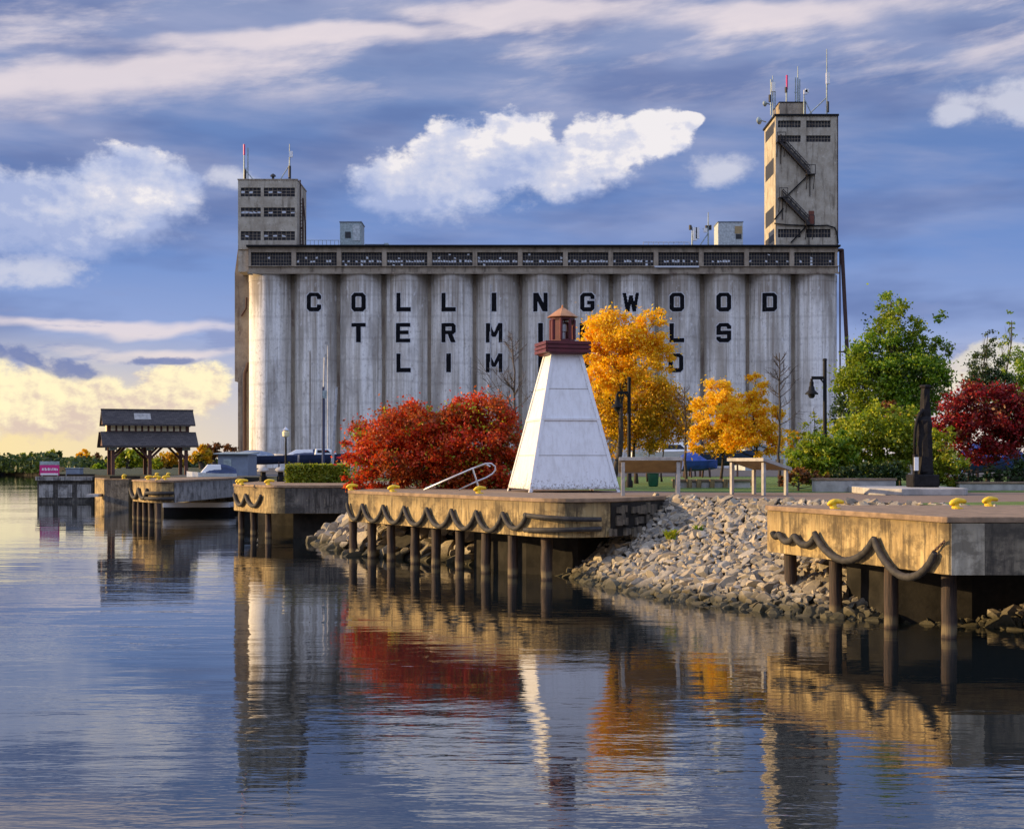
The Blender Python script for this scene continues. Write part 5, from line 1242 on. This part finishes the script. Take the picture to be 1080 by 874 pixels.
# trees in the middle
plant('maple_tree', 'orange yellow maple right behind the lighthouse', 'tree', 60, 644, 505, [(655,354,36,26),(630,352,20,20),(688,346,20,18),(640,376,30,20),(672,378,34,22),(700,372,16,20),(625,392,14,22),(650,398,32,22)], 17000, .095, L['orange'], 90, 31, (668,372), .15, spread=.34)
plant('maple_tree', 'golden olive tree below and behind the orange maple', 'tree', 66, 671, 503, [(668,430,44,34),(636,432,26,38),(702,430,24,30),(690,458,32,18),(645,466,30,16),(716,448,18,24),(724,434,12,20),(670,408,40,20)], 24000, .09, L['gold'], 110, 32, (672,430), .10, spread=.32, extra=(L['orange'], 5000))
plant('maple_tree', 'bright yellow young tree right of the golden tree', 'tree', 63, 760, 503, [(758,418,20,20),(750,440,25,24),(770,438,18,26),(745,462,24,16),(764,464,24,18),(772,440,16,24)], 10500, .09, L['yellow'], 60, 33, (759,420), .07, spread=.32, extra=(L['gold'], 1500, [3,4]))
plant('maple_tree', 'orange young tree with visible upright limbs beside the bare sapling', 'tree', 60, 793, 505, [(798,412,14,20),(785,440,24,26),(812,442,18,22),(795,464,34,18),(774,452,18,24),(778,436,14,22)], 11500, .09, L['orange'], 62, 34, (797,402), .07, spread=.30, extra=(L['yellow'], 900))
plant('young_tree', 'small sparse orange leaved tree just right of the bare sapling', 'tree', 64, 838, 503, [(838,462,12,12),(830,470,9,12),(848,474,10,9)], 420, .12, L['orange'], 16, 35, (840,452), .035, ntarg=10)
plant('young_tree', 'thin yellow green tree with few leaves left of the lamp by the shrubs', 'tree', 62, 856, 505, [(858,455,16,26),(846,472,14,18),(866,470,12,20)], 700, .11, L['olive'], 26, 36, (858,430), .04, ntarg=18)
def bare(label, Y, px, top, r0, n, spread, seed, zmin=.35, bark='twig', side=None):
    rg = np.random.default_rng(seed); x = XX(px,Y); root = thing('bare_tree', label, 'tree', (x, Y, DK-.012)); mb = MB(); tw = MB(); base = Vector((x, Y, DK-.06)); tp = W(top[0], top[1], Y); H_ = (tp-base).length
    pts = [base+(tp-base)*i/8+Vector((rg.normal()*.02*H_*.3, rg.normal()*.02*H_*.3, 0))*(1 if 0 < i < 8 else 0) for i in range(9)]
    mb.tube(pts, [r0*(1-.85*i/8)+.008 for i in range(9)], 8); mb.build('trunk', M[bark], root, smooth='all')
    for _ in range(n):
        t = rg.uniform(zmin,.97); i = min(int(t*8),7); s = pts[i]+(pts[i+1]-pts[i])*(t*8-i); a = rg.uniform(0,6.28); l = H_*spread*(1.15-t)*rg.uniform(.6,1.2)
        e = s+Vector((math.cos(a)*l, math.sin(a)*l, l*rg.uniform(.55,1.1))); m = s+(e-s)*.5+Vector((math.cos(a),math.sin(a),-.3))*l*.10; tw.tube([s,m,e], [.026*(1.2-t)+.006,.014,.006], 5)
        for _ in range(5):
            u = rg.uniform(.25,1); q = s+(e-s)*u; d = (e-s).normalized()+Vector(rg.normal(size=3))*.55; q2 = q+d*l*rg.uniform(.2,.45); tw.tube([q,q2], [.010,.005], 4)
            for _ in range(2): q3 = q+(q2-q)*rg.uniform(.3,1); tw.tube([q3, q3+(d+Vector(rg.normal(size=3))*.6)*l*.16], [.007,.004], 3)
    tw.build('branches', M[bark], root)
bare('bare grey tree between the scarlet shrub and the lighthouse', 60, 548, (540,352), .07, 30, .30, 41, .3)
bare('thin bare sapling standing against the last silos', 58, 822, (822,372), .06, 22, .26, 42, .45, 'bark')
bare('bare brown tree between the golden and the yellow tree', 64, 724, (722,408), .07, 24, .34, 43, .35)
for px, tp, sd, lb in ((683,452,51,'slim dark trunked young tree, second from the lamp under the golden crown'),(698,448,52,'slim dark trunked young tree left of the bare brown tree'),(771,452,53,'slim dark trunked young tree between the yellow and orange trees')):
    plant('young_tree', lb, 'tree', 72, px, 503, [(px,448,12,12)], 420, .12, L['gold'], 14, sd, (px,tp), .05, ntarg=6)
# trees and shrubs on the right
plant('green_tree', 'tall bright green maple with a spire top and a long right limb', 'tree', 62, 945, 505,
      [(938,326,16,20),(932,350,26,20),(960,352,18,18),(940,378,42,24),(975,352,12,10),(992,334,11,8),(984,372,20,16),(1001,368,9,7),(925,398,40,24),(962,400,40,26),(905,385,16,12),(900,412,20,20),(985,404,20,20),(945,425,46,22)],
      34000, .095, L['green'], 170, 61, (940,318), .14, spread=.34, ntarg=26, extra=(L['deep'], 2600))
plant('spruce_tree', 'dark green feathery tree at the upper right edge, lower of the pair', 'tree', 70, 1042, 505, [(1042,362,6,16),(1040,385,18,18),(1042,408,26,20),(1030,398,14,14)], 7500, .08, L['deep'], 60, 62, (1042,352), .08, spread=.34)
plant('green_tree', 'taller loose green tree at the right edge of the picture', 'tree', 72, 1068, 505, [(1066,342,6,14),(1068,366,14,18),(1074,392,24,22),(1062,410,24,18),(1090,380,20,30),(1085,430,36,30)], 10000, .095, L['green'], 80, 63, (1067,338), .09, spread=.34)
shrub('crimson leaved shrub tree right of the dark monument', 54, 1040, [(1040,428,40,26),(1010,438,24,28),(1066,436,30,30),(1040,455,50,24),(1000,452,18,20),(1085,450,26,34),(1052,476,38,14)], 17000, .095, L['crimson'], 64, 120, r0=.07, extra=(L['rusty'], 900))
shrub('yellow green shrub between the monument and the crimson shrub', 50.5, 990, [(990,478,18,30),(982,494,18,20),(1004,494,18,18),(1000,462,10,14)], 5500, .08, L['olive'], 65, 50, extra=(L['rusty'], 500))
shrub('tall mixed green shrub behind the monument', 52, 925, [(915,452,32,28),(940,470,26,38),(900,478,30,30),(958,458,14,34),(930,492,34,18),(952,440,16,16)], 16000, .09, L['olive'], 66, 110, extra=(L['green'], 3600))
shrub('rust tinged shrub against the left side of the monument', 53, 950, [(950,442,18,12),(956,462,12,26),(940,430,14,8)], 1900, .09, L['rusty'], 67, 30)
shrub('broad green shrub at the foot of the lamp by the planter wall', 50.5, 868, [(862,478,20,22),(845,490,18,20),(880,484,24,24),(862,498,34,12),(892,470,14,22)], 11000, .085, L['green'], 68, 80, extra=(L['olive'], 2400))
shrub('low rust brown shrub beneath the broad green shrub', 49.5, 842, [(842,504,14,10),(866,505,12,9),(828,506,10,8)], 1500, .075, L['rusty'], 69, 26)
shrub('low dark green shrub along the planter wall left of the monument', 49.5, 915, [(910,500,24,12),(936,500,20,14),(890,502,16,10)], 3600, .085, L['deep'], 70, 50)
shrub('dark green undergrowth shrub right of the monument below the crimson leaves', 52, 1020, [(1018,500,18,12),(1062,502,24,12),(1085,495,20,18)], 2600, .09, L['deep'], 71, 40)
plant('green_tree', 'dark leafy tree glimpsed behind the big maple towards the silos', 'tree', 74, 900, 505, [(896,432,18,24),(912,440,22,26),(886,446,12,20)], 3000, .12, L['deep'], 44, 72, (900,415), .08)
# ------------------------------------------------------------------ far shore
def far(name, label, Y, px, crowns, n, size, mat, seed, **kw): return plant(name, label, 'tree', Y, px, 0, crowns, n, size, mat, 22, seed, r0=.0022*Y, group='trees on the far shore', ntarg=5, spread=.36, **kw)
fs_ = [('far_tree','loose olive tree on the far shore, left of the pink sign',392,30,[(27,484,9,6),(36,482,6,6),(20,487,7,5)],700,'olive'),
       ('far_tree','dark little tree on the far shore just left of the pink sign',392,41,[(41,487,4,5)],260,'deep'),
       ('far_tree','broad olive tree on the far shore above the pink sign',392,54,[(52,482,8,7),(47,486,6,5),(58,484,6,6)],700,'olive'),
       ('far_conifer','narrow dark conifer on the far shore above the pink sign',388,62,[(62,480,2.4,5),(62,487,3.6,6)],380,'deep'),
       ('far_conifer','tiny pointed dark conifer right of the pink sign',388,74,[(74,487,2,4)],160,'deep'),
       ('far_tree','round orange tree on the far shore left of the pavilion',380,88,[(88,480,6,7),(85,484,5,5),(92,484,5,5)],620,'orange'),
       ('far_tree','thin rusty tree on the far shore beside the pavilion roof',380,103,[(103,484,4,6),(98,488,4,4)],260,'rusty'),
       ('far_shrub','bright green bush left of the pavilion posts',200,103,[(103,494,8,5)],600,'green'),
       ('far_tree','large olive tree seen between the left pavilion posts',210,136,[(134,483,16,9),(146,485,10,8),(124,487,9,7)],1600,'olive'),
       ('far_tree','olive gold tree seen between the right pavilion posts',210,178,[(176,484,14,9),(186,486,9,8),(168,487,9,7)],1500,'gold'),
       ('far_shrub','bright round bush seen past the middle pavilion post',190,165,[(165,489,6,6)],500,'olive'),
       ('far_tree','orange brown tree right of the pavilion',200,213,[(210,478,8,9),(217,480,7,8),(205,484,6,7)],1000,'gold'),
       ('far_tree','rusty pointed tree right of the pavilion above the hut',205,226,[(226,471,5,7),(230,476,6,7),(222,478,5,7)],700,'rusty'),
       ('far_tree','sparse thin tree between the hut and the annex',215,241,[(240,474,6,7),(247,478,5,6)],200,'rusty')]
for i, (nm, lb, Y, px, cr, n, mt) in enumerate(fs_): far(nm, lb, Y, px, cr, n, .0022*Y*.85, L[mt], 80+i)
def treeline(name, label, pts, h, n, size, mat, seed):
    rg = np.random.default_rng(seed); P = []
    for _ in range(n):
        u = rg.uniform(0, len(pts)-1); i = min(int(u), len(pts)-2); t = u-i; a = np.array(pts[i]); b = np.array(pts[i+1]); q = a+(b-a)*t; hh = h*(.55+.45*math.sin(u*17)*math.sin(u*41+2)+rg.uniform(-.1,.1)); P.append((q[0]+rg.uniform(-2,2), q[1]+rg.uniform(-4,4), DK-1.2+rg.uniform(-.05,1)*(max(hh,.6)+.9)))
    P = np.array(P); nr = rg.normal(size=(n,3)); nr /= np.linalg.norm(nr,axis=1)[:,None]; t = np.cross(nr, rg.normal(size=(n,3))); t /= np.linalg.norm(t,axis=1)[:,None]; b = np.cross(nr,t); s = (size*rg.uniform(.6,1.3,n))[:,None]
    root = type('o', (), {'location': (0,0,0)}); V = np.stack([P-t*s, P-b*s*.6, P+t*s, P+b*s*.6], 1).reshape(-1,3)
    me = bpy.data.meshes.new(name); me.from_pydata(V.tolist(), [], [(4*i,4*i+1,4*i+2,4*i+3) for i in range(n)]); me.materials.append(mat); o = bpy.data.objects.new(name, me); C.objects.link(o); tag(o, label, 'treeline', None, 'stuff')
treeline('far_woods', 'low green woods along the far shore at the left', [(-420,379),(-300,377),(-200,375),(-140,373),(-116,345),(-106,330)], 3.6, 14000, .6, L['deep'], 91)
treeline('far_undergrowth', 'dark scrub on the land behind the pavilion', [(-112,350),(-92,300),(-78,262),(-60,262),(-46,262)], 2.4, 7000, .55, L['deep'], 92)
